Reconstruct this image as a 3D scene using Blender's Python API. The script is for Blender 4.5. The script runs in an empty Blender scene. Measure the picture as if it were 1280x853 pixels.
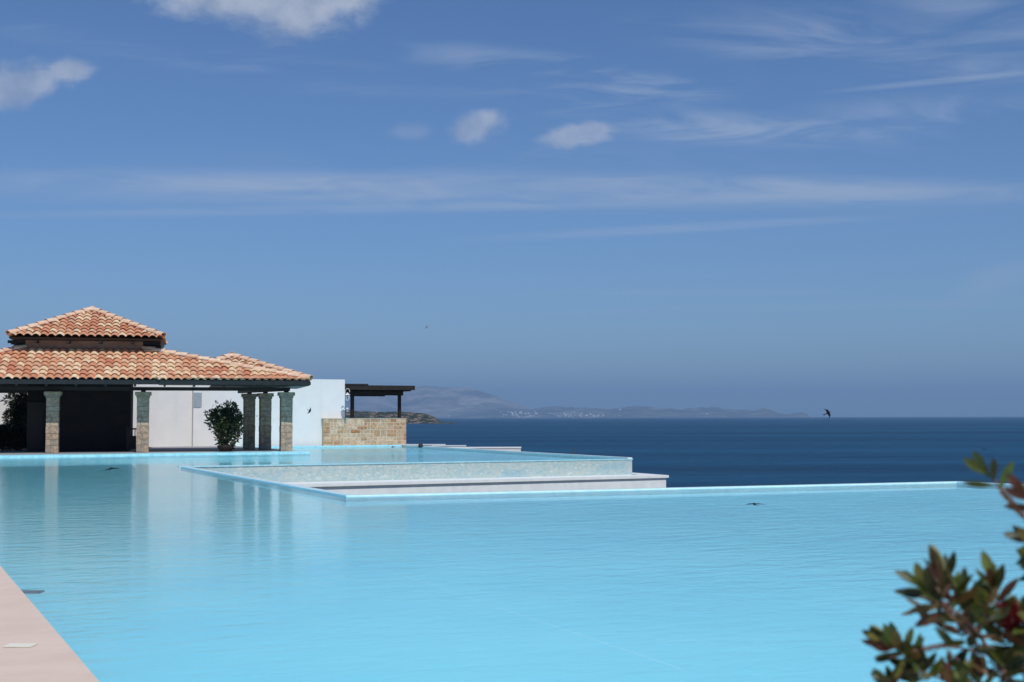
import bpy, math, random
from mathutils import Vector, Matrix, noise
random.seed(7)
SC = bpy.context.scene
COL = SC.collection
rad = math.radians
# ------------------------------------------------------------------ camera geometry
F = 1610.0; CX, CY = 640.0, 426.5; H = 1.6
PITCH = math.atan((521.85 - CY) / F); ROLL = rad(0.125)

def ray(px, py):
    u = (px - CX) / F; v = -(py - CY) / F
    c, s = math.cos(ROLL), math.sin(ROLL)
    u, v = u * c + v * s, v * c - u * s
    # (sight line of the photograph's pixel, in world axes)
    cp, sp = math.cos(PITCH), math.sin(PITCH)
    return (u, cp - v * sp, sp + v * cp)

def P(px, py, z=0.0):
    d = ray(px, py); t = (z - H) / d[2]
    return Vector((d[0] * t, d[1] * t, z))

def D(px, py, y):
    d = ray(px, py); t = y / d[1]
    return Vector((d[0] * t, y, H + d[2] * t))

# ------------------------------------------------------------------ helpers
def tag(o, label=None, cat=None, group=None, kind=None):
    if label: o['label'] = label
    if cat: o['category'] = cat
    if group: o['group'] = group
    if kind: o['kind'] = kind
    return o

class MB:
    def __init__(s): s.v = []; s.f = []
    def add(s, verts, faces):
        n = len(s.v); s.v += [tuple(p) for p in verts]
        s.f += [tuple(i + n for i in f) for f in faces]
    def box(s, x0, x1, y0, y1, z0, z1, bev=0.0):
        if bev <= 0:
            s.add([(x0,y0,z0),(x1,y0,z0),(x1,y1,z0),(x0,y1,z0),(x0,y0,z1),(x1,y0,z1),(x1,y1,z1),(x0,y1,z1)],
                  [(0,3,2,1),(4,5,6,7),(0,1,5,4),(1,2,6,5),(2,3,7,6),(3,0,4,7)])
            return
        b = bev
        def ring(d, z): return [(x0+d,y0+d,z),(x1-d,y0+d,z),(x1-d,y1-d,z),(x0+d,y1-d,z)]
        def oct_(z, d):
            return [(x0+b+d,y0+d,z),(x1-b-d,y0+d,z),(x1-d,y0+b+d,z),(x1-d,y1-b-d,z),(x1-b-d,y1-d,z),(x0+b+d,y1-d,z),(x0+d,y1-b-d,z),(x0+d,y0+b+d,z)]
        V = oct_(z0, b*.6) + oct_(z0+b, 0) + oct_(z1-b, 0) + oct_(z1, b*.6)
        Fc = [tuple(range(7,-1,-1)), tuple(range(24,32))]
        for k in range(3):
            for i in range(8):
                j = (i+1) % 8
                Fc.append((k*8+i, k*8+j, k*8+8+j, k*8+8+i))
        s.add(V, Fc)
    def prism(s, poly, z0, z1):
        n = len(poly)
        V = [(p[0],p[1],z0) for p in poly] + [(p[0],p[1],z1) for p in poly]
        s.add(V, [tuple(range(n-1,-1,-1)), tuple(range(n,2*n))] + [(i,(i+1)%n,n+(i+1)%n,n+i) for i in range(n)])
    def bar(s, p, q, w, h, up=(0,0,1)):
        p, q = Vector(p), Vector(q); d = (q-p).normalized(); up = Vector(up)
        r = d.cross(up).normalized(); u = r.cross(d).normalized()
        V = []
        for e in (p, q):
            for a, b in ((-1,-1),(1,-1),(1,1),(-1,1)): V.append(e + r*a*w/2 + u*b*h/2)
        s.add(V, [(0,1,2,3),(7,6,5,4),(0,4,5,1),(1,5,6,2),(2,6,7,3),(3,7,4,0)])
    def tube(s, pts, radii, n=8):
        pts = [Vector(p) for p in pts]; V = []; Fc = []
        up = Vector((0.3,0.2,0.93)).normalized()
        for i, p in enumerate(pts):
            d = (pts[min(i+1,len(pts)-1)] - pts[max(i-1,0)]).normalized()
            r = d.cross(up)
            if r.length < .05: r = d.cross(Vector((1,0,0)))
            r.normalize(); u = r.cross(d)
            for k in range(n):
                a = 2*math.pi*k/n
                V.append(p + (r*math.cos(a) + u*math.sin(a))*radii[i])
        for i in range(len(pts)-1):
            for k in range(n):
                j = (k+1) % n
                Fc.append((i*n+k, i*n+j, (i+1)*n+j, (i+1)*n+k))
        Fc.append(tuple(range(n-1,-1,-1))); Fc.append(tuple(range((len(pts)-1)*n, len(pts)*n)))
        s.add(V, Fc)
    def lathe(s, prof, c=(0,0,0), n=20):
        V = []; Fc = []
        for r, z in prof:
            for k in range(n):
                a = 2*math.pi*k/n
                V.append((c[0]+r*math.cos(a), c[1]+r*math.sin(a), c[2]+z))
        for i in range(len(prof)-1):
            for k in range(n):
                j = (k+1) % n
                Fc.append((i*n+k, i*n+j, (i+1)*n+j, (i+1)*n+k))
        Fc.append(tuple(range(n-1,-1,-1))); Fc.append(tuple(range((len(prof)-1)*n, len(prof)*n)))
        s.add(V, Fc)
    def build(s, name, m, parent=None, smooth=False, M=None, recenter=False, auto=None):
        me = bpy.data.meshes.new(name)
        vs = [Vector(p) for p in s.v]
        if M is not None: vs = [M @ p for p in vs]
        off = Vector((0,0,0))
        if recenter:
            off = Vector((sum(p.x for p in vs)/len(vs), sum(p.y for p in vs)/len(vs), min(p.z for p in vs)))
            vs = [p - off for p in vs]
        me.from_pydata([tuple(p) for p in vs], [], s.f); me.update()
        if smooth:
            for p in me.polygons: p.use_smooth = True
        me.materials.append(m)
        o = bpy.data.objects.new(name, me); COL.objects.link(o)
        o.location = off
        if parent: o.parent = parent
        return o

def empty(name, loc=(0,0,0), rz=0.0):
    o = bpy.data.objects.new(name, None); COL.objects.link(o)
    o.location = loc; o.rotation_euler = (0,0,rz); o.empty_display_size = .2
    return o

def children(o): return [c for c in bpy.data.objects if c.parent == o]
def copy_tree(o, parent=None):
    c = o.copy(); COL.objects.link(c); c.parent = parent
    for ch in children(o): copy_tree(ch, c)
    return c

# ------------------------------------------------------------------ materials
class NT:
    def __init__(s, tree): s.t = tree; s.n = tree.nodes; s.l = tree.links
    def new(s, typ, **kw):
        nd = s.n.new(typ)
        for k, v in kw.items(): setattr(nd, k, v)
        return nd
    def put(s, sock, v):
        if isinstance(v, bpy.types.NodeSocket): s.l.new(v, sock)
        elif v is not None: sock.default_value = v
    def math(s, op, a, b=None, c=None, clamp=False):
        nd = s.new('ShaderNodeMath', operation=op, use_clamp=clamp)
        s.put(nd.inputs[0], a); s.put(nd.inputs[1], b); s.put(nd.inputs[2], c)
        return nd.outputs[0]
    def noise(s, vec, scale, detail=4, rough=.5, dist=0.0):
        nd = s.new('ShaderNodeTexNoise'); s.put(nd.inputs['Vector'], vec)
        nd.inputs['Scale'].default_value = scale; nd.inputs['Detail'].default_value = detail
        nd.inputs['Roughness'].default_value = rough; nd.inputs['Distortion'].default_value = dist
        return nd.outputs[0]
    def mapping(s, vec, loc=(0,0,0), rot=(0,0,0), sc=(1,1,1)):
        nd = s.new('ShaderNodeMapping'); s.put(nd.inputs[0], vec)
        nd.inputs['Location'].default_value = loc; nd.inputs['Rotation'].default_value = rot; nd.inputs['Scale'].default_value = sc
        return nd.outputs[0]
    def mix(s, f, a, b, blend='MIX'):
        nd = s.new('ShaderNodeMix', data_type='RGBA', blend_type=blend)
        s.put(nd.inputs[0], f); s.put(nd.inputs[6], a); s.put(nd.inputs[7], b)
        return nd.outputs[2]
    def ramp(s, f, stops, interp='LINEAR'):
        nd = s.new('ShaderNodeValToRGB'); s.put(nd.inputs[0], f)
        cr = nd.color_ramp; cr.interpolation = interp
        while len(cr.elements) < len(stops): cr.elements.new(0.5)
        for e, (p, c) in zip(cr.elements, stops):
            e.position = p; e.color = (c[0], c[1], c[2], 1) if not isinstance(c, float) else (c, c, c, 1)
        return nd.outputs[0]
    def rng(s, v, a, b, c=0.0, d=1.0, smooth=True):
        nd = s.new('ShaderNodeMapRange', interpolation_type='SMOOTHSTEP' if smooth else 'LINEAR')
        s.put(nd.inputs[0], v)
        for i, q in enumerate((a, b, c, d)): nd.inputs[i+1].default_value = q
        return nd.outputs[0]

def c4(c): return (c[0], c[1], c[2], 1)
def new_mat(name):
    m = bpy.data.materials.new(name); m.use_nodes = True
    t = NT(m.node_tree); return m, t, m.node_tree.nodes['Principled BSDF']

def surf(name, c1, c2, scale=4, rough=.7, bump=.0, bscale=30, spec=.5, coord='Object', stretch=(1,1,1), lo=.35, hi=.65, bdist=.01, extra=None):
    m, t, p = new_mat(name)
    tc = t.new('ShaderNodeTexCoord').outputs[coord]
    v = t.mapping(tc, sc=stretch)
    f = t.rng(t.noise(v, scale, 6, .6), lo, hi)
    col = t.mix(f, c4(c1), c4(c2))
    if extra: col = extra(t, tc, col)
    t.put(p.inputs['Base Color'], col)
    p.inputs['Roughness'].default_value = rough
    p.inputs['Specular IOR Level'].default_value = spec
    if bump > 0:
        b = t.new('ShaderNodeBump'); b.inputs['Strength'].default_value = bump; b.inputs['Distance'].default_value = bdist
        t.put(b.inputs['Height'], t.noise(v, bscale, 5, .6)); t.put(p.inputs['Normal'], b.outputs[0])
    return m

def island(name, stops, rough=.8, bump=.3, bscale=25, spec=.3, var=.25, trans=0.0, interp='LINEAR', bdist=.01, nscale=7):
    """one colour of its own per tile / stone / leaf"""
    m, t, p = new_mat(name)
    g = t.new('ShaderNodeNewGeometry').outputs['Random Per Island']
    tc = t.new('ShaderNodeTexCoord').outputs['Object']
    col = t.ramp(g, stops, interp)
    n = t.noise(tc, nscale, 5, .65)
    dark = t.rng(n, .3, .7, 1-var, 1+var*.6, False)
    col = t.mix(1.0, col, t.ramp(dark, [(0, 0.0), (1, 1.0)]), 'MULTIPLY') if False else col
    vm = t.new('ShaderNodeVectorMath', operation='SCALE'); t.put(vm.inputs[0], col); t.put(vm.inputs['Scale'], dark)
    t.put(p.inputs['Base Color'], vm.outputs[0])
    p.inputs['Roughness'].default_value = rough; p.inputs['Specular IOR Level'].default_value = spec
    if bump > 0:
        b = t.new('ShaderNodeBump'); b.inputs['Strength'].default_value = bump; b.inputs['Distance'].default_value = bdist
        t.put(b.inputs['Height'], t.noise(tc, bscale, 5, .6)); t.put(p.inputs['Normal'], b.outputs[0])
    if trans > 0:
        tr = t.new('ShaderNodeBsdfTranslucent'); t.put(tr.inputs[0], vm.outputs[0])
        mx = t.new('ShaderNodeMixShader'); mx.inputs[0].default_value = trans
        t.l.new(p.outputs[0], mx.inputs[1]); t.l.new(tr.outputs[0], mx.inputs[2])
        out = [n for n in t.n if n.type == 'OUTPUT_MATERIAL'][0]
        t.l.new(mx.outputs[0], out.inputs['Surface'])
    return m

def stains(t, tc, col):
    v = t.mapping(tc, sc=(1.5, 1.5, .25))
    f = t.rng(t.noise(v, 1.3, 5, .6), .5, .8, 0, .35)
    return t.mix(f, col, (.62, .6, .55, 1))
M_plaster = surf('white_plaster', (.735,.725,.705), (.77,.76,.735), 1.5, .85, .25, 18, .2, extra=stains, bdist=.004)
M_plaster2 = surf('white_coping', (.73,.77,.765), (.80,.84,.83), 3, .7, .2, 30, .3, bdist=.003)
M_rim = surf('pale_cyan_tile', (.30,.64,.72), (.44,.76,.83), 6, .35, .1, 40, .5, bdist=.002)
M_rimw = surf('pale_rim_tile', (.60,.85,.89), (.74,.92,.94), 6, .35, .1, 40, .5, bdist=.002)
M_wood = surf('dark_stained_wood', (.012,.009,.007), (.030,.020,.014), 5, .55, .4, 40, .35, stretch=(1,8,8), bdist=.003)
M_green_wood = surf('dark_green_grey_paint', (.009,.014,.014), (.016,.022,.021), 4, .5, .2, 30, .4, bdist=.003)
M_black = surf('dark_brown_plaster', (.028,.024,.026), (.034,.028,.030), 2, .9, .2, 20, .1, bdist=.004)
M_terra = surf('terracotta_plaster', (.34,.19,.14), (.42,.25,.185), 3, .9, .3, 20, .2, bdist=.005)
M_tiles = island('clay_roof_tile', [(0,(.78,.55,.34)),(.30,(.86,.66,.44)),(.38,(.72,.41,.24)),(.62,(.68,.33,.19)),(.80,(.58,.24,.135)),(.9,(.76,.49,.31)),(1,(.64,.36,.23))], .85, .5, 18, .2, .26)
M_cap = island('clay_ridge_cap', [(0,(.80,.60,.44)),(.5,(.77,.53,.37)),(1,(.70,.43,.29))], .85, .5, 18, .2, .25)
M_stone = island('sandstone_block', [(0,(.47,.29,.155)),(.22,(.62,.43,.27)),(.42,(.53,.37,.235)),(.55,(.44,.20,.09)),(.66,(.68,.51,.36)),(.82,(.52,.31,.165)),(1,(.42,.28,.17))], .9, .9, 14, .2, .45, bdist=.02)
M_colstone = island('column_block', [(0,(.40,.30,.21)),(.3,(.48,.37,.26)),(.55,(.33,.28,.22)),(.8,(.56,.45,.33)),(1,(.38,.25,.16))], .9, .9, 14, .2, .45, bdist=.02, nscale=9)
M_mortar = surf('pale_mortar', (.56,.48,.37), (.66,.58,.46), 8, .9, .5, 30, .2)
M_dmortar = surf('dark_mortar', (.16,.14,.11), (.24,.21,.17), 8, .9, .5, 30, .2)
M_floor = surf('grey_paving', (.27,.27,.27), (.34,.335,.33), 2, .8, .2, 20, .3)
M_white_metal = surf('white_metal', (.7,.7,.7), (.78,.78,.77), 5, .4)
M_glass_dark = surf('lamp_glass', (.10,.11,.12), (.14,.15,.16), 5, .1, spec=.6)
M_grey_blue = surf('flat_grey_blue', (.30,.34,.38), (.34,.38,.42), 2, .7)
M_bird = surf('dark_feathers', (.006,.008,.013), (.014,.015,.02), 20, .7, spec=.2)
M_belly = surf('white_feathers', (.6,.6,.58), (.7,.7,.68), 20, .8)
M_palebird = surf('pale_feathers', (.30,.31,.33), (.42,.43,.44), 20, .8)
M_darklump = surf('black_rubber', (.006,.006,.008), (.014,.014,.016), 20, .6)
M_greylump = surf('grey_stone', (.14,.16,.16), (.2,.22,.22), 20, .8)
M_cream = surf('cream_tile', (.86,.83,.66), (.90,.87,.72), 12, .5)
M_greytile = surf('grey_grate', (.10,.10,.13), (.16,.16,.19), 30, .5)
M_pot = surf('dark_clay', (.022,.014,.011), (.036,.022,.017), 6, .8)
M_leafdark = island('dark_shrub_leaf', [(0,(.018,.030,.012)),(.5,(.035,.055,.018)),(.8,(.055,.075,.025)),(1,(.09,.10,.04))], .5, 0, 10, .5, .2, trans=.12)
M_olean = island('oleander_leaf', [(0,(.008,.014,.008)),(.8,(.020,.032,.014)),(.93,(.05,.06,.02)),(1,(.22,.07,.07))], .5, 0, 10, .5, .2, trans=.12)
M_leaf = island('bottlebrush_leaf', [(0,(.018,.030,.008)),(.28,(.040,.060,.010)),(.55,(.075,.105,.016)),(.72,(.15,.19,.030)),(.84,(.13,.085,.026)),(.94,(.09,.032,.018)),(1,(.12,.05,.035))], .42, 0, 10, .5, .3, trans=.22, nscale=60)
M_leafred = island('new_reddish_leaf', [(0,(.06,.035,.018)),(.4,(.12,.08,.028)),(.7,(.17,.085,.05)),(1,(.24,.09,.09))], .45, 0, 10, .5, .3, trans=.3, nscale=60)
M_red = island('red_stamen', [(0,(.14,.004,.010)),(.6,(.22,.008,.018)),(1,(.34,.02,.03))], .6, 0, 10, .3, .2, trans=.3)
M_bark = surf('reddish_bark', (.13,.075,.055), (.24,.15,.115), 90, .8, .4, 200, .3, bdist=.001)
M_seed = island('brown_seed_capsule', [(0,(.10,.05,.025)),(.6,(.17,.085,.04)),(1,(.24,.13,.07))], .8, 0, 10, .3, .3)

def deckx(t, tc, col):
    v = t.mapping(tc, sc=(1, 1, 1))
    vo = t.new('ShaderNodeTexVoronoi'); t.put(vo.inputs['Vector'], v); vo.inputs['Scale'].default_value = 7
    f = t.math('MULTIPLY', t.rng(vo.outputs['Distance'], .035, .05, 1, 0), t.rng(t.noise(v, 1.1, 2), .52, .56))
    col = t.mix(f, col, (.88,.86,.82,1))
    vo2 = t.new('ShaderNodeTexVoronoi'); t.put(vo2.inputs['Vector'], t.mapping(v, loc=(3,5,0))); vo2.inputs['Scale'].default_value = 4
    f2 = t.math('MULTIPLY', t.rng(vo2.outputs['Distance'], .02, .035, 1, 0), t.rng(t.noise(v, .9, 2), .45, .5))
    col = t.mix(f2, col, (.30,.24,.22,1))
    n2 = t.rng(t.noise(t.mapping(v, sc=(.4,1.6,1)), 3, 6, .7), .45, .75, 0, .5)
    return t.mix(n2, col, (.80,.67,.57,1))
M_deck = surf('pink_concrete', (.70,.555,.45), (.76,.61,.50), 1.2, .8, .35, 60, .25, bdist=.003, extra=deckx)

# mosaic of small glass tiles
def mosaic():
    m, t, p = new_mat('glass_mosaic')
    tc = t.new('ShaderNodeTexCoord').outputs['Object']
    vo = t.new('ShaderNodeTexVoronoi'); vo.feature = 'F1'; t.put(vo.inputs['Vector'], t.mapping(tc, sc=(11, 11, 15))); vo.inputs['Scale'].default_value = 1
    sep = t.new('ShaderNodeSeparateColor'); t.put(sep.inputs[0], vo.outputs['Color'])
    c = t.ramp(sep.outputs[0], [(0,(.34,.47,.47)),(.35,(.42,.52,.49)),(.6,(.50,.545,.49)),(.8,(.38,.51,.52)),(1,(.56,.62,.57))])
    big = t.rng(t.noise(t.mapping(tc, sc=(.3,.3,1.2)), 1.3, 6, .75), .5, .68, 0, .6)
    c = t.mix(big, c, t.mix(sep.outputs[1], (.17,.37,.46,1), (.31,.49,.54,1)))
    t.put(p.inputs['Base Color'], c); p.inputs['Roughness'].default_value = .4
    return m
M_mosaic = mosaic()

# pool floor: blue plaster with pale joints; local coordinates are (b, a)
def pool_floor_mat():
    m, t, p = new_mat('blue_pool_plaster')
    tc = t.new('ShaderNodeTexCoord').outputs['Object']
    f = t.rng(t.noise(tc, .35, 5, .6), .3, .7)
    c = t.mix(f, (.31,.78,.93,1), (.35,.83,.96,1))
    # pale joints in the plaster: straight lines in the floor's own (b, a) coordinates
    sp_ = t.new('ShaderNodeSeparateXYZ'); t.put(sp_.inputs[0], tc)
    inv = Matrix.Rotation(-rad(26.3), 4, 'Z')
    tot = None
    for p0, p1, wd, st in (((470,708),(880,846),.012,.5), ((762,806),(930,797),.012,.6), ((130,770),(300,748),.010,.3), ((1000,700),(1090,760),.010,.3)):
        a, b = inv @ P(*p0, z=-.11), inv @ P(*p1, z=-.11); L = (b-a).length; d = (b-a)/L
        rx = t.math('SUBTRACT', sp_.outputs[0], a.x); ry = t.math('SUBTRACT', sp_.outputs[1], a.y)
        al = t.math('ADD', t.math('MULTIPLY', rx, d.x), t.math('MULTIPLY', ry, d.y))
        ac = t.math('ABSOLUTE', t.math('ADD', t.math('MULTIPLY', rx, -d.y), t.math('MULTIPLY', ry, d.x)))
        e = t.math('MULTIPLY', t.rng(ac, wd*.5, wd, 1, 0), t.math('MULTIPLY', t.rng(al, 0, .4), t.rng(al, L-.4, L, 1, 0)))
        e = t.math('MULTIPLY', e, st); tot = e if tot is None else t.math('MAXIMUM', tot, e)
    c = t.mix(tot, c, (.62,.93,.98,1))
    t.put(p.inputs['Base Color'], c); p.inputs['Roughness'].default_value = .8
    p.inputs['Specular IOR Level'].default_value = .1
    return m
M_pfloor = pool_floor_mat()
M_joint = surf('pale_joint', (.46,.88,.97), (.52,.90,.98), 6, .8, spec=0)

def water_mat(name, tint, s1, s2, bump1, bump2, ior=1.33):
    m = bpy.data.materials.new(name); m.use_nodes = True; t = NT(m.node_tree); t.n.clear()
    out = t.new('ShaderNodeOutputMaterial')
    tc = t.new('ShaderNodeTexCoord').outputs['Object']
    n1 = t.noise(t.mapping(tc, rot=(0,0,rad(20)), sc=(1,1.9,1)), s1, 5, .64, .4)
    n2 = t.noise(t.mapping(tc, rot=(0,0,rad(-12)), sc=(1,1.6,1)), s2, 5, .68, .3)
    b1 = t.new('ShaderNodeBump'); b1.inputs['Strength'].default_value = 1; b1.inputs['Distance'].default_value = bump1
    # breeze patches: calmer and livelier areas
    sepp = t.new('ShaderNodeSeparateXYZ'); t.put(sepp.inputs[0], tc)
    lee = t.rng(t.math('ADD', sepp.outputs[0], t.math('MULTIPLY', t.noise(t.mapping(tc, loc=(9,2,0)), .12, 3, .6), 8.0)), 8, 19, .23, 2.1)   # calmer water in the lee of the buildings
    patch = t.math('MULTIPLY', lee, t.rng(t.noise(t.mapping(tc, sc=(.5,1,1)), .16, 3, .6), .35, .65, .7, 1.2))
    b0 = t.new('ShaderNodeBump'); b0.inputs['Strength'].default_value = 1; b0.inputs['Distance'].default_value = .0075
    t.put(b0.inputs['Height'], t.noise(t.mapping(tc, rot=(0,0,rad(24)), sc=(.75,1.6,1)), 2.3, 3, .62, .4))
    t.put(b1.inputs['Normal'], b0.outputs[0])
    t.put(b1.inputs['Height'], t.math('MULTIPLY', n1, patch))
    b2 = t.new('ShaderNodeBump'); b2.inputs['Strength'].default_value = 1; b2.inputs['Distance'].default_value = bump2
    t.put(b2.inputs['Height'], t.math('MULTIPLY', n2, t.math('ADD', t.math('MULTIPLY', patch, .75), .12))); t.put(b2.inputs['Normal'], b1.outputs[0])
    fr = t.new('ShaderNodeFresnel'); fr.inputs[0].default_value = ior; t.put(fr.inputs[1], b2.outputs[0])
    gl = t.new('ShaderNodeBsdfGlossy'); gl.inputs['Roughness'].default_value = .02; t.put(gl.inputs['Normal'], b2.outputs[0])
    tr = t.new('ShaderNodeBsdfTransparent'); tr.inputs[0].default_value = c4(tint)
    mx = t.new('ShaderNodeMixShader')
    t.put(mx.inputs[0], fr.outputs[0]); t.l.new(tr.outputs[0], mx.inputs[1]); t.l.new(gl.outputs[0], mx.inputs[2])
    t.l.new(mx.outputs[0], out.inputs['Surface'])
    return m
M_water = water_mat('pool_water_surface', (.93,.985,.995), 1.5, 6.5, .020, .0055)

def sea_mat():
    m, t, p = new_mat('sea_surface')
    tc = t.new('ShaderNodeTexCoord').outputs['Object']
    band = t.rng(t.noise(t.mapping(tc, sc=(.0014,.009,1)), 1, 6, .66), .36, .64)
    c = t.mix(band, (.006,.046,.105,1), (.010,.080,.165,1))
    t.put(p.inputs['Base Color'], c); p.inputs['Roughness'].default_value = 1; p.inputs['Specular IOR Level'].default_value = 0
    n1 = t.noise(t.mapping(tc, rot=(0,0,rad(8)), sc=(.22,.6,1)), 1, 5, .65, .5)
    n2 = t.noise(t.mapping(tc, rot=(0,0,rad(-15)), sc=(.03,.08,1)), 1, 4, .6, .3)
    n3 = t.noise(t.mapping(tc, rot=(0,0,rad(5)), sc=(.0035,.012,1)), 1, 4, .6, .3)
    b3 = t.new('ShaderNodeBump'); b3.inputs['Distance'].default_value = 18; t.put(b3.inputs['Height'], n3)
    b0 = t.new('ShaderNodeBump'); b0.inputs['Distance'].default_value = 3.5; t.put(b0.inputs['Height'], n2); t.put(b0.inputs['Normal'], b3.outputs[0])
    b = t.new('ShaderNodeBump'); b.inputs['Distance'].default_value = .9; t.put(b.inputs['Height'], n1); t.put(b.inputs['Normal'], b0.outputs[0])
    t.put(p.inputs['Normal'], b.outputs[0])
    fr = t.new('ShaderNodeFresnel'); fr.inputs[0].default_value = 1.33; t.put(fr.inputs[1], b.outputs[0])
    gl = t.new('ShaderNodeBsdfGlossy'); gl.inputs['Roughness'].default_value = .25; t.put(gl.inputs['Normal'], b.outputs[0])
    mx = t.new('ShaderNodeMixShader'); t.put(mx.inputs[0], t.math('MULTIPLY', fr.outputs[0], .44))
    t.l.new(p.outputs[0], mx.inputs[1]); t.l.new(gl.outputs[0], mx.inputs[2])
    out = [n for n in t.n if n.type == 'OUTPUT_MATERIAL'][0]; t.l.new(mx.outputs[0], out.inputs['Surface'])
    return m
M_sea = sea_mat()

# ------------------------------------------------------------------ pool frame: local x = b (along the rim), y = a (away)
TH = rad(26.3)
MP = Matrix.Rotation(TH, 4, 'Z')
def loc_pool(p): return MP.inverted() @ Vector(p)

B0 = 1.23; NEAR = 4.75
K1 = (8.60, 25.0); K2 = (8.95, 42.4); R1 = (23.4, 23.2); R2 = (24.15, 19.0); R3 = (24.6, NEAR)
W0 = (9.35, 43.2); K3 = (25.85, 42.35); K4 = (26.9, 68.9)
E1 = (17.4, 55.5); E0 = (B0, 56.0)
poly = [(B0, NEAR), R3, R2, R1, K1, K2, W0, K3, K4, (17.6, 68.9), E1, E0]
mb = MB(); mb.add([(x, y, 0.0) for x, y in poly], [tuple(range(len(poly)))])
w = mb.build('pool_water', M_water, M=None); w.matrix_world = MP; tag(w, kind='structure')
# basin
mb = MB()
n = len(poly)
mb.add([(x, y, -.11) for x, y in poly], [tuple(range(n))])
for i in range(n):
    p, q = poly[i], poly[(i+1) % n]
    mb.add([(p[0],p[1],-.11),(q[0],q[1],-.11),(q[0],q[1],-.004),(p[0],p[1],-.004)], [(0,1,2,3)])
o = mb.build('pool_basin', M_pfloor); o.matrix_world = MP; tag(o, kind='structure')
def strip_poly(pts, wd, side):
    """offset a polyline to one side, return the closed strip polygon pieces"""
    out = []
    ns = []
    for i in range(len(pts)-1):
        d = Vector((pts[i+1][0]-pts[i][0], pts[i+1][1]-pts[i][1])).normalized(); ns.append(Vector((-d.y, d.x))*side)
    off = []
    for i in range(len(pts)):
        if i == 0: nn = ns[0]
        elif i == len(pts)-1: nn = ns[-1]
        else:
            nn = (ns[i-1]+ns[i]); nn = nn / nn.length_squared * 2 if nn.length > .1 else ns[i]
            nn = (ns[i-1]+ns[i]).normalized() / max(.3, (ns[i-1]+ns[i]).normalized().dot(ns[i]))
        off.append((pts[i][0]+nn.x*wd, pts[i][1]+nn.y*wd))
    return off
def rim(name, pts, wd, side, z0, z1, m, label, cat, group=None, wall_m=None, wall_z=-2.7):
    off = strip_poly(pts, wd, side)
    poly_ = list(pts) + off[::-1]
    mb = MB(); mb.prism(poly_, z0, z1)
    o = mb.build(name, m, M=MP, recenter=True)
    return tag(o, label, cat, group)
# rims (out from the water: left side of K2->K1->R.. )
RIMW = .21
chain = [K2, K1, R1, R2, R3]
off = strip_poly(chain, RIMW, 1)
mb = MB(); mb.prism(chain + off[::-1], -.02, .028)
o = mb.build('overflow_edge', M_rimw, M=MP, recenter=True)
tag(o, 'thin pale cyan overflow rim round the big front basin, with one corner jutting left', 'pool edge')
off2 = strip_poly(chain, RIMW-.06, 1)
mb = MB(); mb.prism(chain + off2[::-1], -2.9, -.021)
mb.build('overflow_face', M_plaster2, M=o.matrix_world.inverted() @ MP if False else MP @ Matrix.Identity(4), parent=None)
f = bpy.data.objects['overflow_face']; f.parent = o
for vtx in f.data.vertices: vtx.co = vtx.co - o.location

# second basin: mosaic weir, its white ledge, bright far edge
mosa = empty('upper_basin_wall', MP @ Vector((17, 42.8, -.62)), TH)
tag(mosa, 'long wall of pale green and blue mosaic below the rear basin', 'pool wall')
def rel(o, bx, ay, z=0): return (MP @ Vector((bx, ay, z)))
def pool_local(emp):
    return emp.matrix_basis.inverted() @ MP
bpy.context.view_layer.update()
MM = Matrix.Translation(-Vector((17, 42.8, -.62)))
mb = MB()
mb.add([(W0[0],W0[1]-.03,-3),(K3[0]+.18,K3[1]-.03,-3),(K3[0]+.18,K3[1]-.03,-.03),(W0[0],W0[1]-.03,-.03),(W0[0],W0[1]+.3,-3),(K3[0],K3[1]+.3,-3),(K3[0],K3[1]+.3,-.03),(W0[0],W0[1]+.3,-.03)],
       [(0,1,2,3),(5,4,7,6),(1,5,6,2),(4,0,3,7),(3,2,6,7)])
mb.build('mosaic_face', M_mosaic, mosa, M=MM)
mb = MB()
mb.prism([(W0[0]-.3,W0[1]-.05),(K3[0]+.21,K3[1]-.05),(K3[0]+.21,K3[1]-.001),(W0[0]-.3,W0[1]+.18)], -.029, .012)
mb.build('coping', M_rim, mosa, M=MM)
mb = MB()
far = [K3, (26.05, 52.0), K4]
offf = strip_poly(far, .20, -1)
mb.prism(far[::-1] + offf, -.03, .055)
mb.build('side_coping', M_plaster2, mosa, M=MM)
offf2 = strip_poly(far, .17, -1)
mb = MB(); mb.prism(far[::-1] + offf2, -3, -.031)
mb.build('side_face', M_mosaic, mosa, M=MM)

# white ledge below the mosaic
SR = loc_pool(P(836, 594.2, -.60)); 
sy = SR.y; sx = SR.x
ledge = empty('white_ledge', MP @ Vector((18, sy, -3)), TH)
tag(ledge, 'long low white ledge with an overhanging top running under the mosaic wall', 'ledge')
ML = Matrix.Translation(-Vector((18, sy, -3)))
mb = MB(); mb.prism([(9.2, sy+.25), (sx, sy), (sx, sy+5.5), (K3[0]+.5, sy+5.5), (K3[0]+.5, K3[1]-.04), (9.2, W0[1]-.04)], -.695, -.60)
mb.build('top_slab', M_plaster2, ledge, M=ML)
mb = MB(); mb.prism([(9.2, sy+.34), (sx-.08, sy+.07), (sx-.08, sy+5.4), (K3[0]+.6, sy+5.4), (K3[0]+.6, K3[1]-.06), (9.2, W0[1]-.06)], -3, -.696)
mb.build('wall_face', M_plaster2, ledge, M=ML)
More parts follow.
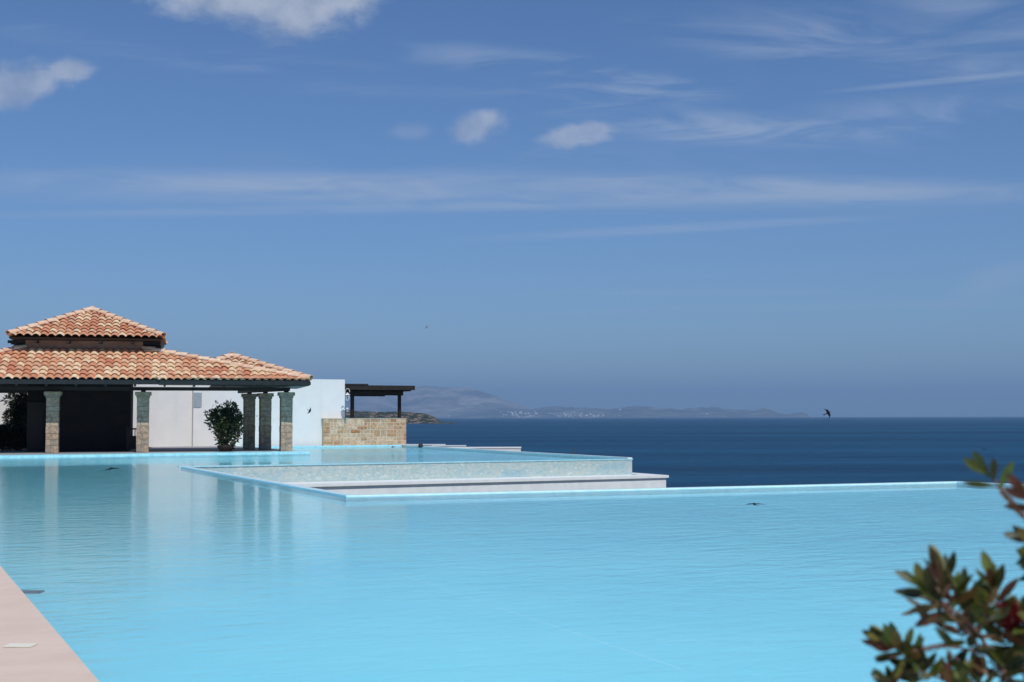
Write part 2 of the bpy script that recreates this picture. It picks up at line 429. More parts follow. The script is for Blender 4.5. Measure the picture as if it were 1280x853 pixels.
# litter lying on it
mb = MB()
c = P(640, 596.6, -.60)
for k in range(7):
    q = Vector((random.uniform(-.22,.22), random.uniform(-.08,.08), .012)); a = random.uniform(0,3.1)
    mb.bar(c+q, c+q+Vector((math.cos(a)*.09, math.sin(a)*.05, .02)), .03, .012)
tag(mb.build('dry_leaf_litter', M_bark, recenter=True), 'little patch of brown dry leaves on the white ledge under the mosaic wall', 'dry leaves')

# ------------------------------------------------------------------ decks
mb = MB()
mb.box(-16, B0, NEAR, 55.6, -.35, .045)
mb.box(-16, 26, -12, NEAR, -.35, .045)
o = mb.build('pink_pool_deck', M_deck); o.matrix_world = MP; tag(o, kind='structure')
mb = MB(); mb.prism([(-16,57.35),(B0,57.35),(17.07,56.95),(17.55,69.0),(17.55,70),(-16,70)], -.35, .095)
o = mb.build('pavilion_terrace', M_floor); o.matrix_world = MP; tag(o, kind='structure')
# cyan coping of the terrace edge
mb = MB()
ch = [(B0-4,56.16), (B0,56.0), E1, (17.6,69.0)]
of = strip_poly(ch, .28, 1)
mb.prism(ch[::-1] + of, -.3, .125) if False else mb.prism([(B0-4,56.0),(B0,56.0),E1,(17.75,69.0),(17.45,69.0),(17.05,57.0),(B0,57.4),(B0-4,57.4)], -.3, .100)
o = mb.build('terrace_coping', M_rim, M=MP, recenter=True)
tag(o, 'light cyan tiled coping along the terrace in front of the tiled pavilion', 'pool edge')
mb = MB(); mb.prism([(17.62,68.20),(26.75,68.20),(26.75,68.69),(17.62,68.69)], -.3, .06)
o = mb.build('back_coping', M_rim, M=MP, recenter=True)
tag(o, 'cyan tiled coping at the foot of the white wall and stone wall', 'pool edge')
# marker tile and grate on the deck
c = P(25.5, 807, .049)
mb = MB(); mb.box(-.098,.098,-.065,.065,0,.003)
o = mb.build('cream_tile', M_cream); o.location = c; o.rotation_euler = (0,0,rad(-2))
tag(o, 'small cream tile lying on the pink pool deck', 'tile')
c = P(31, 739.8, -.10)
mb = MB()
mb.box(-.12,.17,-.065,-.050,-.02,.005); mb.box(-.12,.17,.050,.065,-.02,.005); mb.box(.15,.17,-.0499,.0499,-.02,.005)
for k in range(7): mb.box(-.12+.036*k,-.12+.036*k+.026,-.0499,.0499,-.01,.003)
o = mb.build('pool_grate', M_greytile); o.location = c
tag(o, 'small dark grey grate just under the water beside the pink deck edge', 'grate')

# ------------------------------------------------------------------ stone work
def rubble(mb, w_, h_, cell, y, depth, gap=.018, bev=.012, seed=1, cols=None):
    """random ashlar: stones of 1-3 x 1-2 cells packed in a w x h wall, front face at y"""
    rnd = random.Random(seed)
    nx = max(1, round(w_/cell)); nz = max(1, round(h_/cell)); cx = w_/nx; cz = h_/nz
    used = [[False]*nx for _ in range(nz)]
    jx = [[0]+[rnd.uniform(-.22,.22)*cx for _ in range(nx-1)]+[0] for _ in range(nz)]
    for j in range(nz):
        for i in range(nx):
            if used[j][i]: continue
            a = rnd.choice([1,2,2,2,3]); b = rnd.choice([1,1,1,2])
            if j+b > nz: b = 1
            k = 1
            while k < a and i+k < nx and all(not used[j+q][i+k] for q in range(b)): k += 1
            a = k
            if any(used[j+q][i] for q in range(b)): b = 1
            for q in range(b):
                for r in range(a): used[j+q][i+r] = True
            o_ = rnd.uniform(.008,.022)
            xl = (i + (hash((i,j,seed))%100/100-.5)*.0)*cx + (jx[j][i] if i else 0); xr = (i+a)*cx + (jx[j][i+a] if i+a < nx and b == 1 else 0) if False else (i+a)*cx
            mb.box(i*cx+gap/2, (i+a)*cx-gap/2, y-o_, y+depth, j*cz+gap/2, (j+b)*cz-gap/2, bev)

# white wall line
WA = 69.0
def b_at(px, a):  # local b where the sight column px meets the line a=const
    k = ray(px, 500); t = k[0]/k[1]; s, c = math.sin(TH), math.cos(TH)
    return a*(s + t*c)/(c - t*s)
ztop = D(431, 474.7, (MP @ Vector((b_at(431,WA), WA, 0))).y).z
bstep = b_at(241.5, WA+.05)
ww = empty('white_garden_wall', MP @ Vector((b_at(431,WA), WA, 0)), TH)
tag(ww, 'tall plain white plastered wall standing behind the tiled pavilion', 'wall')
MW = Matrix.Translation(-Vector((b_at(431,WA), WA, 0)))
mb = MB(); mb.box(bstep, b_at(431,WA), WA, WA+.45, -.4, ztop)
mb.build('wall_section', M_plaster, ww, M=MW)
mb = MB(); mb.box(4.0, bstep-.001, WA+.30, WA+.60, -.4, ztop-.02)
mb.build('wall_section', M_plaster, ww, M=MW)
pn = []  # flat grey-blue tab with a rounded lower corner, set just off the wall
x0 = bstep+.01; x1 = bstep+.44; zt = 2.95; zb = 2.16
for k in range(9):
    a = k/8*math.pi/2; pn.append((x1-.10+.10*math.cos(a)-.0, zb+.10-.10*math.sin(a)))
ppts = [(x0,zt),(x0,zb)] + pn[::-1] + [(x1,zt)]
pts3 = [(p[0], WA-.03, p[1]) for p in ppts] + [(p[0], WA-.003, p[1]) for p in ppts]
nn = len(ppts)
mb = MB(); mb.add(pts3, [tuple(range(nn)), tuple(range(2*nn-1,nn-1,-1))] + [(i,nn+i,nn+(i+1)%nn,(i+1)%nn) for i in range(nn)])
mb.build('grey_tab', M_grey_blue, ww, M=MW)

# lamps on the end of the white wall
def wall_lamp(px, py, label, s=1.0, tail=True):
    c = D(px, py, 71.6)
    e = empty('wall_lamp', c)
    tag(e, label, 'lamp', 'white lanterns on the end of the tall wall')
    mb = MB(); mb.lathe([(.01*s,.14*s),(.03*s,.12*s),(.055*s,.09*s),(.15*s,.02*s),(.15*s,0),(.12*s,0)], n=6); mb.build('lamp_cap', M_white_metal, e)
    mb = MB(); mb.lathe([(.11*s,0),(.10*s,-.10*s),(.07*s,-.24*s),(.03*s,-.25*s)], n=6); mb.build('lamp_glass', M_glass_dark, e)
    mb = MB(); 
    for k in range(6):
        a = math.pi/3*k
        mb.bar((.118*s*math.cos(a),.118*s*math.sin(a),0),(.075*s*math.cos(a),.075*s*math.sin(a),-.25*s),.022*s,.022*s)
    mb.lathe([(.09*s,-.25*s),(.05*s,-.29*s),(.01*s,-.33*s)], n=6)
    if tail:
        pts = [(-.14*s,.1,-.02*s)]
        pts = [( -.13*s + .13*s*(1-math.cos(t)) , .05*(1-t/3.2), .14*s+.22*s*math.sin(t)) for t in [0,.5,1,1.5,2,2.5,3.1]]
        mb.tube(pts, [.014*s]*7, 6); mb.bar((-.13*s,.05,.14*s),(-.13*s,.25,.0),.03,.03)
    mb.build('bracket', M_white_metal, e)
    return e
wall_lamp(434.3, 494.0, 'white lantern on a curled bracket, the higher one beside the pergola post')
wall_lamp(434.2, 511.5, 'small white lantern, the lower one beside the pergola post', .55, False)

# stone wall
wsw_x0, wsw_x1 = b_at(404.5, WA-.30), b_at(508, WA-.30)
zs = D(450, 523.0, (MP @ Vector((b_at(450,WA-.3), WA-.3, 0))).y).z
sw = empty('stone_wall', MP @ Vector((wsw_x0, WA-.30, -.3)), TH)
tag(sw, 'honey coloured rubble stone wall under the dark wooden pergola', 'wall')
mb = MB(); rubble(mb, wsw_x1-wsw_x0, zs+.27, .20, 0, .2, gap=.028, seed=9)
mb.build('stone_facing', M_stone, sw)
mb = MB(); mb.box(.01, wsw_x1-wsw_x0-.01, -.004, .48, 0, zs+.275); mb.build('mortar_core', M_mortar, sw)
mb = MB(); mb.box(-.03, wsw_x1-wsw_x0+.03, -.035, .5, zs+.276, zs+.30); mb.build('coping', M_mortar, sw)

# terrace parapets beyond the far edge
def parapet(pxa, pxb, ya, yb, dist, label, back=.35):
    a, b = D(pxa, ya, dist), D(pxb, yb, dist)
    mb = MB(); z = (a.z+b.z)/2
    mb.box(a.x, b.x, dist, dist+back, -3, z-.05)
    o = mb.build('parapet', M_plaster, recenter=True)
    tag(o, label, 'wall', 'stepped white parapets beyond the rear basin')
    m2 = MB(); m2.box(a.x-.02, b.x+.03, dist-.03, dist+back+.03, z-.049, z)
    c = m2.build('coping', M_plaster2, o)
    for v in c.data.vertices: v.co = v.co - o.location
    return o
parapet(503, 556, 555.6, 555.4, 75.2, 'white parapet touching the stone wall, highest of the stepped three')
parapet(540, 582, 557.0, 556.9, 73.4, 'white parapet in the middle of the stepped three')
parapet(560, 651, 559.9, 559.2, 71.0, 'long low white parapet reaching furthest towards the open sea', 1.4)
# small things at the far edge
def lump(px, py, y, w_, h_, m, label, name='rounded_stone', cat='stone'):
    c = D(px, py, y)
    mb = MB(); mb.lathe([(w_*.35,0),(w_*.5,h_*.3),(w_*.48,h_*.6),(w_*.32,h_*.9),(w_*.1,h_)], n=14)
    o = mb.build(name, m, smooth=True); o.location = c
    for v in o.data.vertices: v.co += Vector(noise.noise_vector(v.co*9))*.02
    return tag(o, label, cat)
_e = lambda px, py: P(px, py, .03)
q = MP @ Vector((26.95, 66.0, .03)); 
lump(525.8, 559.9, P(525.8, 560, .03).y, .26, .22, M_darklump, 'small black rounded stone on the white edge right of the stone wall')
lump(491.3, 560.0, P(491.3, 560.2, .06).y-.2, .16, .10, M_greylump, 'small grey stone on the cyan coping below the stone wall')

# ------------------------------------------------------------------ pergola
pg0 = D(440, 522, 74.0); pg0.z = 0
pg = empty('pergola', pg0, TH*.95)
tag(pg, 'dark brown wooden pergola with flat roof beside the white wall', 'pergola')
pgM = pg.matrix_basis if False else Matrix.Translation(pg0) @ Matrix.Rotation(TH*.95, 4, 'Z')
def pgl(px, py, y):  # local coordinates of a sighted point
    return pgM.inverted() @ D(px, py, y)
p1 = pgl(440, 495, 74.0); _k = ray(499.2,495); _t = _k[0]/_k[1]; _c, _s = math.cos(TH*.95), math.sin(TH*.95)
p2 = Vector(((_t*pg0.y-pg0.x)/(_c-_t*_s), 0, 0))
zb = 2.88
q3 = pgl(440.6, 495, 77.0); q4 = pgl(499.4, 495, 78.6)
for p in ((0,0),(p2.x,0),(q3.x,q3.y),(q4.x,q4.y)):
    mb = MB(); mb.box(p[0]-.085,p[0]+.085,p[1]-.085,p[1]+.085,-.2,zb,.012); mb.build('post', M_wood, pg)
for yy in (0, 3.2):
    mb = MB(); mb.box(-.9, p2.x+.22, yy-.06, yy+.06, zb, zb+.24)
    mb.build('beam', M_wood, pg)
for k in range(11):
    xx = -.7 + k*(p2.x+1.1)/10
    mb = MB(); mb.box(xx-.035, xx+.035, -.8, 3.9, zb+.241, zb+.42); mb.build('rafter', M_wood, pg)
mb = MB()
for k in range(22):
    yy = -.85 + k*.22
    mb.box(-1.6, p2.x+.60, yy, yy+.19, zb+.421, zb+.50)
mb.build('roof_boards', M_wood, pg)
mb = MB(); mb.box(-1.6, p2.x+.62, -.93, -.86, zb+.30, zb+.56); mb.build('fascia', M_wood, pg)
mb = MB(); mb.box(-1.6, .65, -.96, 3.9, zb+.561, zb+.64); mb.build('roof_edge_strip', M_wood, pg)

# ------------------------------------------------------------------ pavilion (local x = u along the front, y = v back)
PT = rad(14.5)
C0 = D(388, 477, 57.4)
ZE = C0.z
pav = empty('pavilion', (C0.x, C0.y, 0.095), PT)
tag(pav, 'open pavilion with terracotta tiled hip roofs and square stone columns', 'pavilion')
PM = Matrix.Translation((C0.x, C0.y, .095)) @ Matrix.Rotation(PT, 4, 'Z'); PMi = PM.inverted()
def u_at(px, v):
    """local x where the sight column px meets the local line y=v"""
    k = ray(px, 470); t = k[0]/k[1]; c, s = math.cos(PT), math.sin(PT)
    # x = C0.x + u c - v s ; y = C0.y + u s + v c ; x = t*y
    return (t*(C0.y+v*c) - C0.x + v*s)/(c - t*s)
def z_at(px, py, u, v):
    y = C0.y + u*math.sin(PT) + v*math.cos(PT)
    return D(px, py, y).z - .095
ZE_ = ZE - .095

def tile_plane(mb, o, ex, up, width, length, lo, hi, pitch=.33, exp=.42, amp=.068, skip=None):
    """barrel tiles on a slope: o origin at the eave, ex unit along the eave, up unit up-slope; lo(t), hi(t) bounds along the eave"""
    o, ex, up = Vector(o), Vector(ex).normalized(), Vector(up).normalized(); nr = ex.cross(up).normalized()
    if nr.z < 0: nr = -nr
    nc = int(width/pitch)+2; nrw = int(math.ceil(length/exp))
    K = 12
    for r in range(nrw):
        t0 = r*exp - .04; t1 = min(t0 + exp*1.15, length+.02)
        for c in range(-1, nc):
            sA = c*pitch; mid = sA + pitch/2; tm = (t0+t1)/2
            if sA + pitch < lo(t0) - .02 or sA > hi(t0) + .02: continue
            jx = random.uniform(-.008,.008); jz = random.uniform(-.006,.008); tw = random.uniform(-.012,.012)
            V = []
            for (t, lift, dx) in ((t0, .075, jx), (t1, .004, jx+tw)):
                for layer in (0, 1):
                    for k in range(K+1):
                        f = k/K
                        s_ = sA + f*pitch*1.03 + dx
                        # S profile: high barrel, shallow pan
                        ph = 2*math.pi*f
                        h_ = amp*(1.75*abs(math.sin(ph/2 + .35))**.75 - 1.0)
                        s2 = min(max(s_, lo(t)), hi(t))
                        q = o + ex*s2 + up*t + nr*(.06 + h_ + lift + jz - layer*.022)
                        V.append(q)
            W = K+1; Fc = []
            for k in range(K):
                Fc.append((k, k+1, 2*W+k+1, 2*W+k))            # top
                Fc.append((W+k+1, W+k, 3*W+k, 3*W+k+1))        # bottom
                Fc.append((k+1, k, W+k, W+k+1))                # front lip
            Fc.append((0, 2*W, 3*W, W)); Fc.append((K, W+K, 3*W+K, 2*W+K))
            mb.add(V, Fc)

def cap_line(mb, p, q, rad_=.150, seg=.52, nr=(0,0,1)):
    p, q = Vector(p), Vector(q); d = (q-p); L = d.length; d.normalize()
    r = d.cross(Vector(nr)).normalized(); u = r.cross(d).normalized()
    n_ = max(1, round(L/seg)); st = L/n_
    for i in range(n_):
        a = p + d*(i*st - .03); b = p + d*((i+1)*st + .03)
        V = []; K = 8
        for (e, rr, lift) in ((a, rad_*1.12, .05), (b, rad_*.92, .015)):
            for ly in (0, .02):
                for k in range(K+1):
                    an = math.pi*k/K
                    V.append(e + r*math.cos(an)*(rr-ly) + u*(math.sin(an)*(rr-ly)*.9 + lift + random.uniform(-.002,.002)))
        W = K+1; Fc = []
        for k in range(K):
            Fc.append((k, k+1, 2*W+k+1, 2*W+k)); Fc.append((W+k+1, W+k, 3*W+k, 3*W+k+1)); Fc.append((k+1, k, W+k, W+k+1)); Fc.append((2*W+k, 2*W+k+1, 3*W+k+1, 3*W+k))
        Fc.append((0, 2*W, 3*W, W)); Fc.append((K, W+K, 3*W+K, 2*W+K))
        mb.add(V, Fc)

# --- main lower roof
V1 = 2.9
uL, uR = u_at(31, V1), u_at(178, V1)
ZT = z_at(105, 438.0, (uL+uR)/2, V1)
UW = -17.4                                      # left end of the eave, out of the picture
rise = ZT - ZE_; slen = math.hypot(V1, rise)
main = MB()
tile_plane(main, (UW,0,ZE_), (1,0,0), (0,V1,rise), -UW, slen,
           lambda t: (uL-UW)*max(0,t)/slen, lambda t: -UW + (uR)*max(0,t)/slen)
# right slope
wR = -uR; sR = math.hypot(wR, rise); VB = 6.4
tile_plane(main, (-.12,0,ZE_-.06), (0,1,0), (-wR,0,rise), VB, sR,
           lambda t: V1*max(0,t)/sR, lambda t: VB)
wL = uL-UW; sL = math.hypot(wL, rise)
tile_plane(main, (UW,VB,ZE_-.06), (0,-1,0), (wL,0,rise), VB, sL,
           lambda t: 0, lambda t: VB - V1*max(0,t)/sL)
roof = main.build('main_roof', M_tiles, pav, smooth=False)
for ca, cb in (((-.02,.05,ZE_+.08), (uR,V1,ZT+.09)), ((UW,.05,ZE_+.08), (uL,V1,ZT+.09))):
    caps = MB(); cap_line(caps, ca, cb); caps.build('hip_cap', M_cap, roof)
# roof deck in dark wood
mb = MB()
mb.add([(UW,0,ZE_),(0,0,ZE_),(uR,V1,ZT),(uL,V1,ZT),(0,VB,ZE_-.04),(uR,VB,ZT),(UW,VB,ZE_-.04),(uL,VB,ZT)]
       + [(UW,0,ZE_-.10),(0,0,ZE_-.10),(uR,V1,ZT-.12),(uL,V1,ZT-.12),(0,VB,ZE_-.14),(uR,VB,ZT-.12),(UW,VB,ZE_-.14),(uL,VB,ZT-.12)],
       [(0,1,2,3),(1,4,5,2),(0,3,7,6),(3,2,5,7),(9,8,11,10),(12,9,10,13),(8,14,15,11),(10,11,15,13),(0,8,9,1),(1,9,12,4),(14,8,0,6),(4,12,13,5),(7,15,14,6),(5,13,15,7)])
mb.build('roof_deck', M_wood, roof)
mb = MB(); mb.box(UW, -.02, -.03, .02, ZE_-.165, ZE_+.035); mb.box(-.03, .02, .021, VB, ZE_-.165, ZE_-.02)
mb.build('fascia', M_green_wood, roof)

# --- second hip roof at the right end
S2 = 3.3
z2 = z_at(290, 447.5, -S2, S2)
r2 = z2-ZE_; s2l = math.hypot(S2, r2)
mb = MB()
tile_plane(mb, (-2*S2,0,ZE_), (1,0,0), (0,S2,r2), 2*S2, s2l, lambda t: S2*max(0,t)/s2l + (1.2 if t < .9 else 0), lambda t: 2*S2 - S2*max(0,t)/s2l)
tile_plane(mb, (0,0,ZE_), (0,1,0), (-S2,0,r2), VB, s2l, lambda t: S2*max(0,t)/s2l, lambda t: max(VB, S2*t/s2l) if t < s2l else S2)
r_2 = mb.build('end_roof', M_tiles, pav)
for ca, cb in (((0,0,ZE_+.10), (-S2,S2,z2+.08)), ((-2*S2,0,ZE_+.0), (-S2,S2,z2+.08)), ((-S2,S2,z2+.08), (-S2,VB,z2+.08))):
    caps = MB(); cap_line(caps, ca, cb); caps.build('hip_cap', M_cap, r_2)
mb = MB()
mb.add([(-2*S2,.1,ZE_-.04),(-.1,.1,ZE_-.04),(-S2,S2,z2-.03),(-.1,VB,ZE_-.04),(-S2,VB,z2-.03),(-2*S2,VB,ZE_-.04)], [(0,1,2),(1,3,4,2),(0,2,4,5),(3,1,0,5),(3,5,4)])
mb.build('roof_deck', M_wood, r_2)

# --- lantern (raised upper roof)
ov = .85; VL0 = V1-ov
zle = z_at(105, 422.0, (uL+uR)/2, VL0)
lxL, lxR = u_at(9.5, VL0), u_at(203, VL0)
LW = lxR-lxL; lc = (lxL+lxR)/2; VLc = VL0+LW/2
zap = z_at(100, 389.5, lc, VLc)
hw = LW/2; rl = zap-zle; sl = math.hypot(hw, rl)
mb = MB()
for (o_, ex, up) in (((lxL,VL0,zle),(1,0,0),(0,hw,rl)), ((lxR,VL0,zle),(0,1,0),(-hw,0,rl)), ((lxR,VL0+LW,zle),(-1,0,0),(0,-hw,rl)), ((lxL,VL0+LW,zle),(0,-1,0),(hw,0,rl))):
    tile_plane(mb, o_, ex, up, LW, sl, lambda t: hw*max(0,t)/sl, lambda t: LW - hw*max(0,t)/sl)
lr = mb.build('lantern_roof', M_tiles, pav)
for cx_, cy_ in ((lxL,VL0),(lxR,VL0),(lxR,VL0+LW),(lxL,VL0+LW)):
    caps = MB(); cap_line(caps, (cx_,cy_,zle+.09), (lc,VLc,zap+.07)); caps.build('hip_cap', M_cap, lr)
caps = MB(); caps.lathe([(.16,-.02),(.17,.08),(.12,.17),(.04,.21)], (lc,VLc,zap+.04), 12)
caps.build('finial', M_cap, lr)
mb = MB()
mb.add([(lxL,VL0,zle-.02),(lxR,VL0,zle-.02),(lxR,VL0+LW,zle-.02),(lxL,VL0+LW,zle-.02),(lc,VLc,zap-.02),
        (lxL+.06,VL0+.06,zle-.10),(lxR-.06,VL0+.06,zle-.10),(lxR-.06,VL0+LW-.06,zle-.10),(lxL+.06,VL0+LW-.06,zle-.10)],
       [(0,1,4),(1,2,4),(2,3,4),(3,0,4),(0,5,6,1),(1,6,7,2),(2,7,8,3),(3,8,5,0),(8,7,6,5)])
mb.build('eave_boards', M_wood, lr)
for k in range(4):
    xx = uL + (uR-uL)*(.10+k*.27)
    mb = MB(); mb.box(xx-.06, xx+.06, VL0+.10, V1-.002, zle-.24, zle-.11); mb.build('rafter_tail', M_wood, lr)
for k in range(5):
    yy = V1 + .1 + k*1.1
    mb = MB(); mb.box(uR+.002, uR+ov-.1, yy-.05, yy+.05, zle-.24, zle-.11); mb.build('rafter_tail', M_wood, lr)
    mb = MB(); mb.box(uL-ov+.1, uL-.002, yy-.05, yy+.05, zle-.24, zle-.11); mb.build('rafter_tail', M_wood, lr)
mb = MB(); mb.box(uL, uR, V1, V1+(uR-uL), ZT-.25, zle-.105); mb.build('lantern_wall', M_terra, pav)

mb = MB(); mb.box(-4.3, -.04, .03, VB-.02, ZE_-.195, ZE_-.168); mb.build('soffit', M_wood, r_2)
# --- beams, posts, rafters
BV = 1.45
zbm0, zbm1 = z_at(240, 488.6, u_at(240,BV), BV), z_at(240, 484.2, u_at(240,BV), BV)
mb = MB(); mb.box(UW+.5, -.78, BV-.1, BV+.1, zbm0, zbm1); mb.build('beam', M_wood, pav)
mb = MB(); mb.bar((-.9, BV+.1, (zbm0+zbm1)/2), (-2.75, VB+1.1, (zbm0+zbm1)/2), .2, zbm1-zbm0-.004); mb.build('beam', M_wood, pav)
for px in range(-90, 385, 37):
    uu = u_at(px, 0.1)
    zr = ZE_-.13
    if uu > -.3: continue
    mb = MB(); vt = min(V1, V1*(-uu)/(-uR)) if uu > uR else V1
    vt = max(vt, .8)
    mb.bar((uu,.03,zr-.07), (uu,max(vt,1.6)-.05, zr-.07+rise*(max(vt,1.6)-.05)/V1*(1 if vt>=1.6 else .55)), .09, .13); mb.build('rafter', M_wood, pav)

# --- columns
def column():
    mb = MB(); rnd = random.Random(12)
    z = 0; ht = 2.40; w2 = .255
    while z < ht-.02:
        h_ = min(rnd.choice([.15,.2,.26,.32]), ht-z)
        if ht-z-h_ < .12: h_ = ht-z
        cut = rnd.choice([None, .4, .62, .5, .3, None])
        o_ = rnd.uniform(0,.012)
        if cut is None: mb.box(-w2-o_, w2+o_, -w2-o_, w2+o_, z+.006, z+h_-.006, .012)
        else:
            xc = -w2+2*w2*cut
            mb.box(-w2-o_, xc-.006, -w2-o_, w2, z+.006, z+h_-.006, .012)
            mb.box(xc+.006, w2+o_, -w2, w2+o_, z+.006, z+h_-.006, .012)
        z += h_
    return mb
col0 = column().build('column', M_colstone, pav)
mb = MB(); mb.box(-.245,.245,-.245,.245,0,2.40); mb.build('mortar_core', M_dmortar, col0)
mb = MB()
mb.box(-.29,.29,-.29,.29,2.401,2.50,.012); mb.box(-.35,.01,-.35,.35,2.501,2.66,.015); mb.box(.018,.35,-.35,.35,2.501,2.66,.015)
mb.build('capital', M_colstone, col0)
mb = MB(); mb.box(-.10,.10,-.10,.10,2.661,zbm0-.002); mb.build('post_block', M_wood, col0)
# sighted column places
def col_uv(px, D_):
    k = ray(px, 520); q = PMi @ Vector((k[0]/k[1]*D_, D_, .095)); return q.x, q.y
spots = [(u_at(67,1.45),1.45), (u_at(179.5,1.45),1.45), (u_at(358,1.45),1.45), col_uv(331.5,60.7), col_uv(311.5,61.9)]
for i, (u, v) in enumerate(spots):
    c = col0 if i == 0 else copy_tree(col0, pav)
    c.location = (u, v, 0)
    if i > 1: c.rotation_euler = (0,0,rad(4))
    print('col', i, round(u,2), round(v,2))
# --- dark inner building
b0, b1 = u_at(56, 4.3), u_at(164, 4.3)
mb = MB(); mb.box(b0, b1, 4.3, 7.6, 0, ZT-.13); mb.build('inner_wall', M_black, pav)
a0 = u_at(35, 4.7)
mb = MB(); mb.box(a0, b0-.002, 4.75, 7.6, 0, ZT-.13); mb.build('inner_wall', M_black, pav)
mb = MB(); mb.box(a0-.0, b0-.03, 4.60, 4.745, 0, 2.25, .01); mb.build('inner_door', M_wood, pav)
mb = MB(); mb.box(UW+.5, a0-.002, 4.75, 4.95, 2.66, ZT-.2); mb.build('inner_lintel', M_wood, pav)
# railing
r0, r1 = u_at(159, 3.6), u_at(171.5, 3.6)
mb = MB()
mb.box(r0, r1, 3.57, 3.63, .98, 1.05); mb.box(r0, r1, 3.58, 3.62, .08, .14); mb.box(r0+.0, r0+.08, 3.56, 3.64, 0, 1.12)
for k in range(3): mb.box(r0+.13+k*.115, r0+.17+k*.115, 3.58, 3.62, .1401, .979)
mb.box(r0+.09, r1, 3.59, 3.61, .142, .70)
mb.build('railing', M_wood, pav)

# left white building seen through the pavilion
q = D(12.5, 500, 80.0)
lb = empty('white_house', (q.x, 80.0, 0.0), rad(8))
tag(lb, 'white house wall glimpsed at the far left behind the dark shrubs', 'house')
mb = MB(); mb.box(-9, 0, 0, 6, -.3, z_at(5,498,0,0)+.4 if False else 2.75); mb.build('wall', M_plaster, lb)
mb = MB(); mb.box(-9.2, .12, -.35, 6.2, 2.751, 3.25); mb.build('roof_slab', M_grey_blue, lb)
mb = MB(); mb.box(-1.5, -.9, -.03, -.002, .8, 1.9); mb.build('window', M_grey_blue, lb)

# ------------------------------------------------------------------ shrubs
def leaf_cloud(mb, blobs, n, size, seed=1, slim=.45):
    rnd = random.Random(seed)
    tot = sum(b[3]*b[4]*b[5] for b in blobs)
    for (x,y,z,rx,ry,rz) in blobs:
        for _ in range(max(6, int(n*rx*ry*rz/tot))):
            while True:
                a = Vector((rnd.uniform(-1,1), rnd.uniform(-1,1), rnd.uniform(-1,1)))
                if .25 < a.length < 1 or a.length < .25 and rnd.random() < .2: break
            c = Vector((x+a.x*rx, y+a.y*ry, z+a.z*rz))
            d = (a.normalized() + Vector((rnd.uniform(-.7,.7), rnd.uniform(-.7,.7), rnd.uniform(-.5,.8)))).normalized()
            s = size*rnd.uniform(.6,1.25)
            r = d.cross(Vector((rnd.uniform(-1,1), rnd.uniform(-1,1), rnd.uniform(-1,1)))).normalized()
            nn = r.cross(d)*.1*s
            mb.add([c, c+d*s*.5+r*s*slim*.5+nn, c+d*s, c+d*s*.5-r*s*slim*.5+nn, c+d*s*.5], [(0,1,4),(1,2,4),(2,3,4),(3,0,4)])

# potted shrub
D_b = 58.0
pb = P(283, 565.0, .095); pb = D(282, 565.3, D_b); pb.z = .095
bush = empty('potted_shrub', pb)
tag(bush, 'dark green bushy shrub in a clay pot beside the shaded columns', 'shrub')
mb = MB(); mb.lathe([(.22,0),(.26,.03),(.36,.18),(.38,.25),(.38,.28),(.33,.28),(.30,.22)], n=24); mb.build('pot', M_pot, bush, smooth=True)
def bl(px, py, rx, rz, dy=0, ry=None):
    q = D(px, py, D_b+dy) - pb; s = D_b/F
    return (q.x, dy, q.z, rx*s, (ry or rx)*s, rz*s)
blobs = [bl(282,545,10,13), bl(283,533,15,12), bl(287,524,15,13), bl(276,521,14,11), bl(286,511,10,8), bl(291,537,11,12,.2), bl(270,532,8,11), bl(266,518,7,5), bl(262,517,5,3), bl(288,506,5,4), bl(269,506,3,2.2), bl(296,528,6,9), bl(284,556,9,7), bl(279,549,8,9), bl(292,548,6,8), bl(264,528,6,4), bl(300,520,3,5), bl(260,524,3,2), bl(300,541,3,4), bl(294,509,4,3)]
mb = MB(); leaf_cloud(mb, blobs, 3000, .165, 5, .55); mb.build('foliage', M_leafdark, bush)
mb = MB()
for k in range(9):
    b = blobs[k]; mb.tube([(random.uniform(-.08,.08),random.uniform(-.08,.08),.26), (b[0]*.4,b[1]*.5,b[2]*.5), (b[0],b[1],b[2])], [.03,.02,.008], 6)
qa = blobs[10]; mb.tube([(blobs[4][0]-.15,0,blobs[4][2]-.1),(qa[0],qa[1],qa[2])],[.01,.006],5)
mb.build('stem', M_bark, bush)

# oleanders at the left, under and behind the pavilion
def olean(px, y, ytop, label, w_, seed, base=566):
    c = D(px, base, y); c.z = .095
    e = empty('oleander', c); tag(e, label, 'shrub', 'dark oleanders at the left end of the pavilion')
    hgt = D(px, ytop, y).z - .095
    rnd = random.Random(seed); bs = []
    for k in range(16):
        z = hgt*(.12+.8*k/15); r = w_*(.45+.5*math.sin(min(1, k/9)*1.57))*rnd.uniform(.5,.8)
        bs.append((rnd.uniform(-.4,.4)*w_, rnd.uniform(-.4,.4)*w_, z, r*.8, r*.8, hgt*.11))
    mb = MB(); leaf_cloud(mb, bs, 3000, .20, seed, .28); mb.build('foliage', M_olean, e)
    mb = MB()
    for b in bs[::2]: mb.tube([(b[0]*.2,b[1]*.2,0),(b[0]*.6,b[1]*.6,b[2]*.6),b[:3]], [.035,.022,.01], 6)
    mb.build('stem', M_bark, e)
olean(20, 63.5, 490, 'tall dark oleander with reddish flowers against the white house wall', .62, 5)
olean(31, 64.5, 492, 'narrow tall oleander right against the dark inner wall', .5, 6)
olean(4, 60.5, 534, 'low dark oleander at the very left edge of the terrace', .8, 7)
olean(24, 60.8, 538, 'low dark oleander between the left edge and the leftmost column', .75, 8)

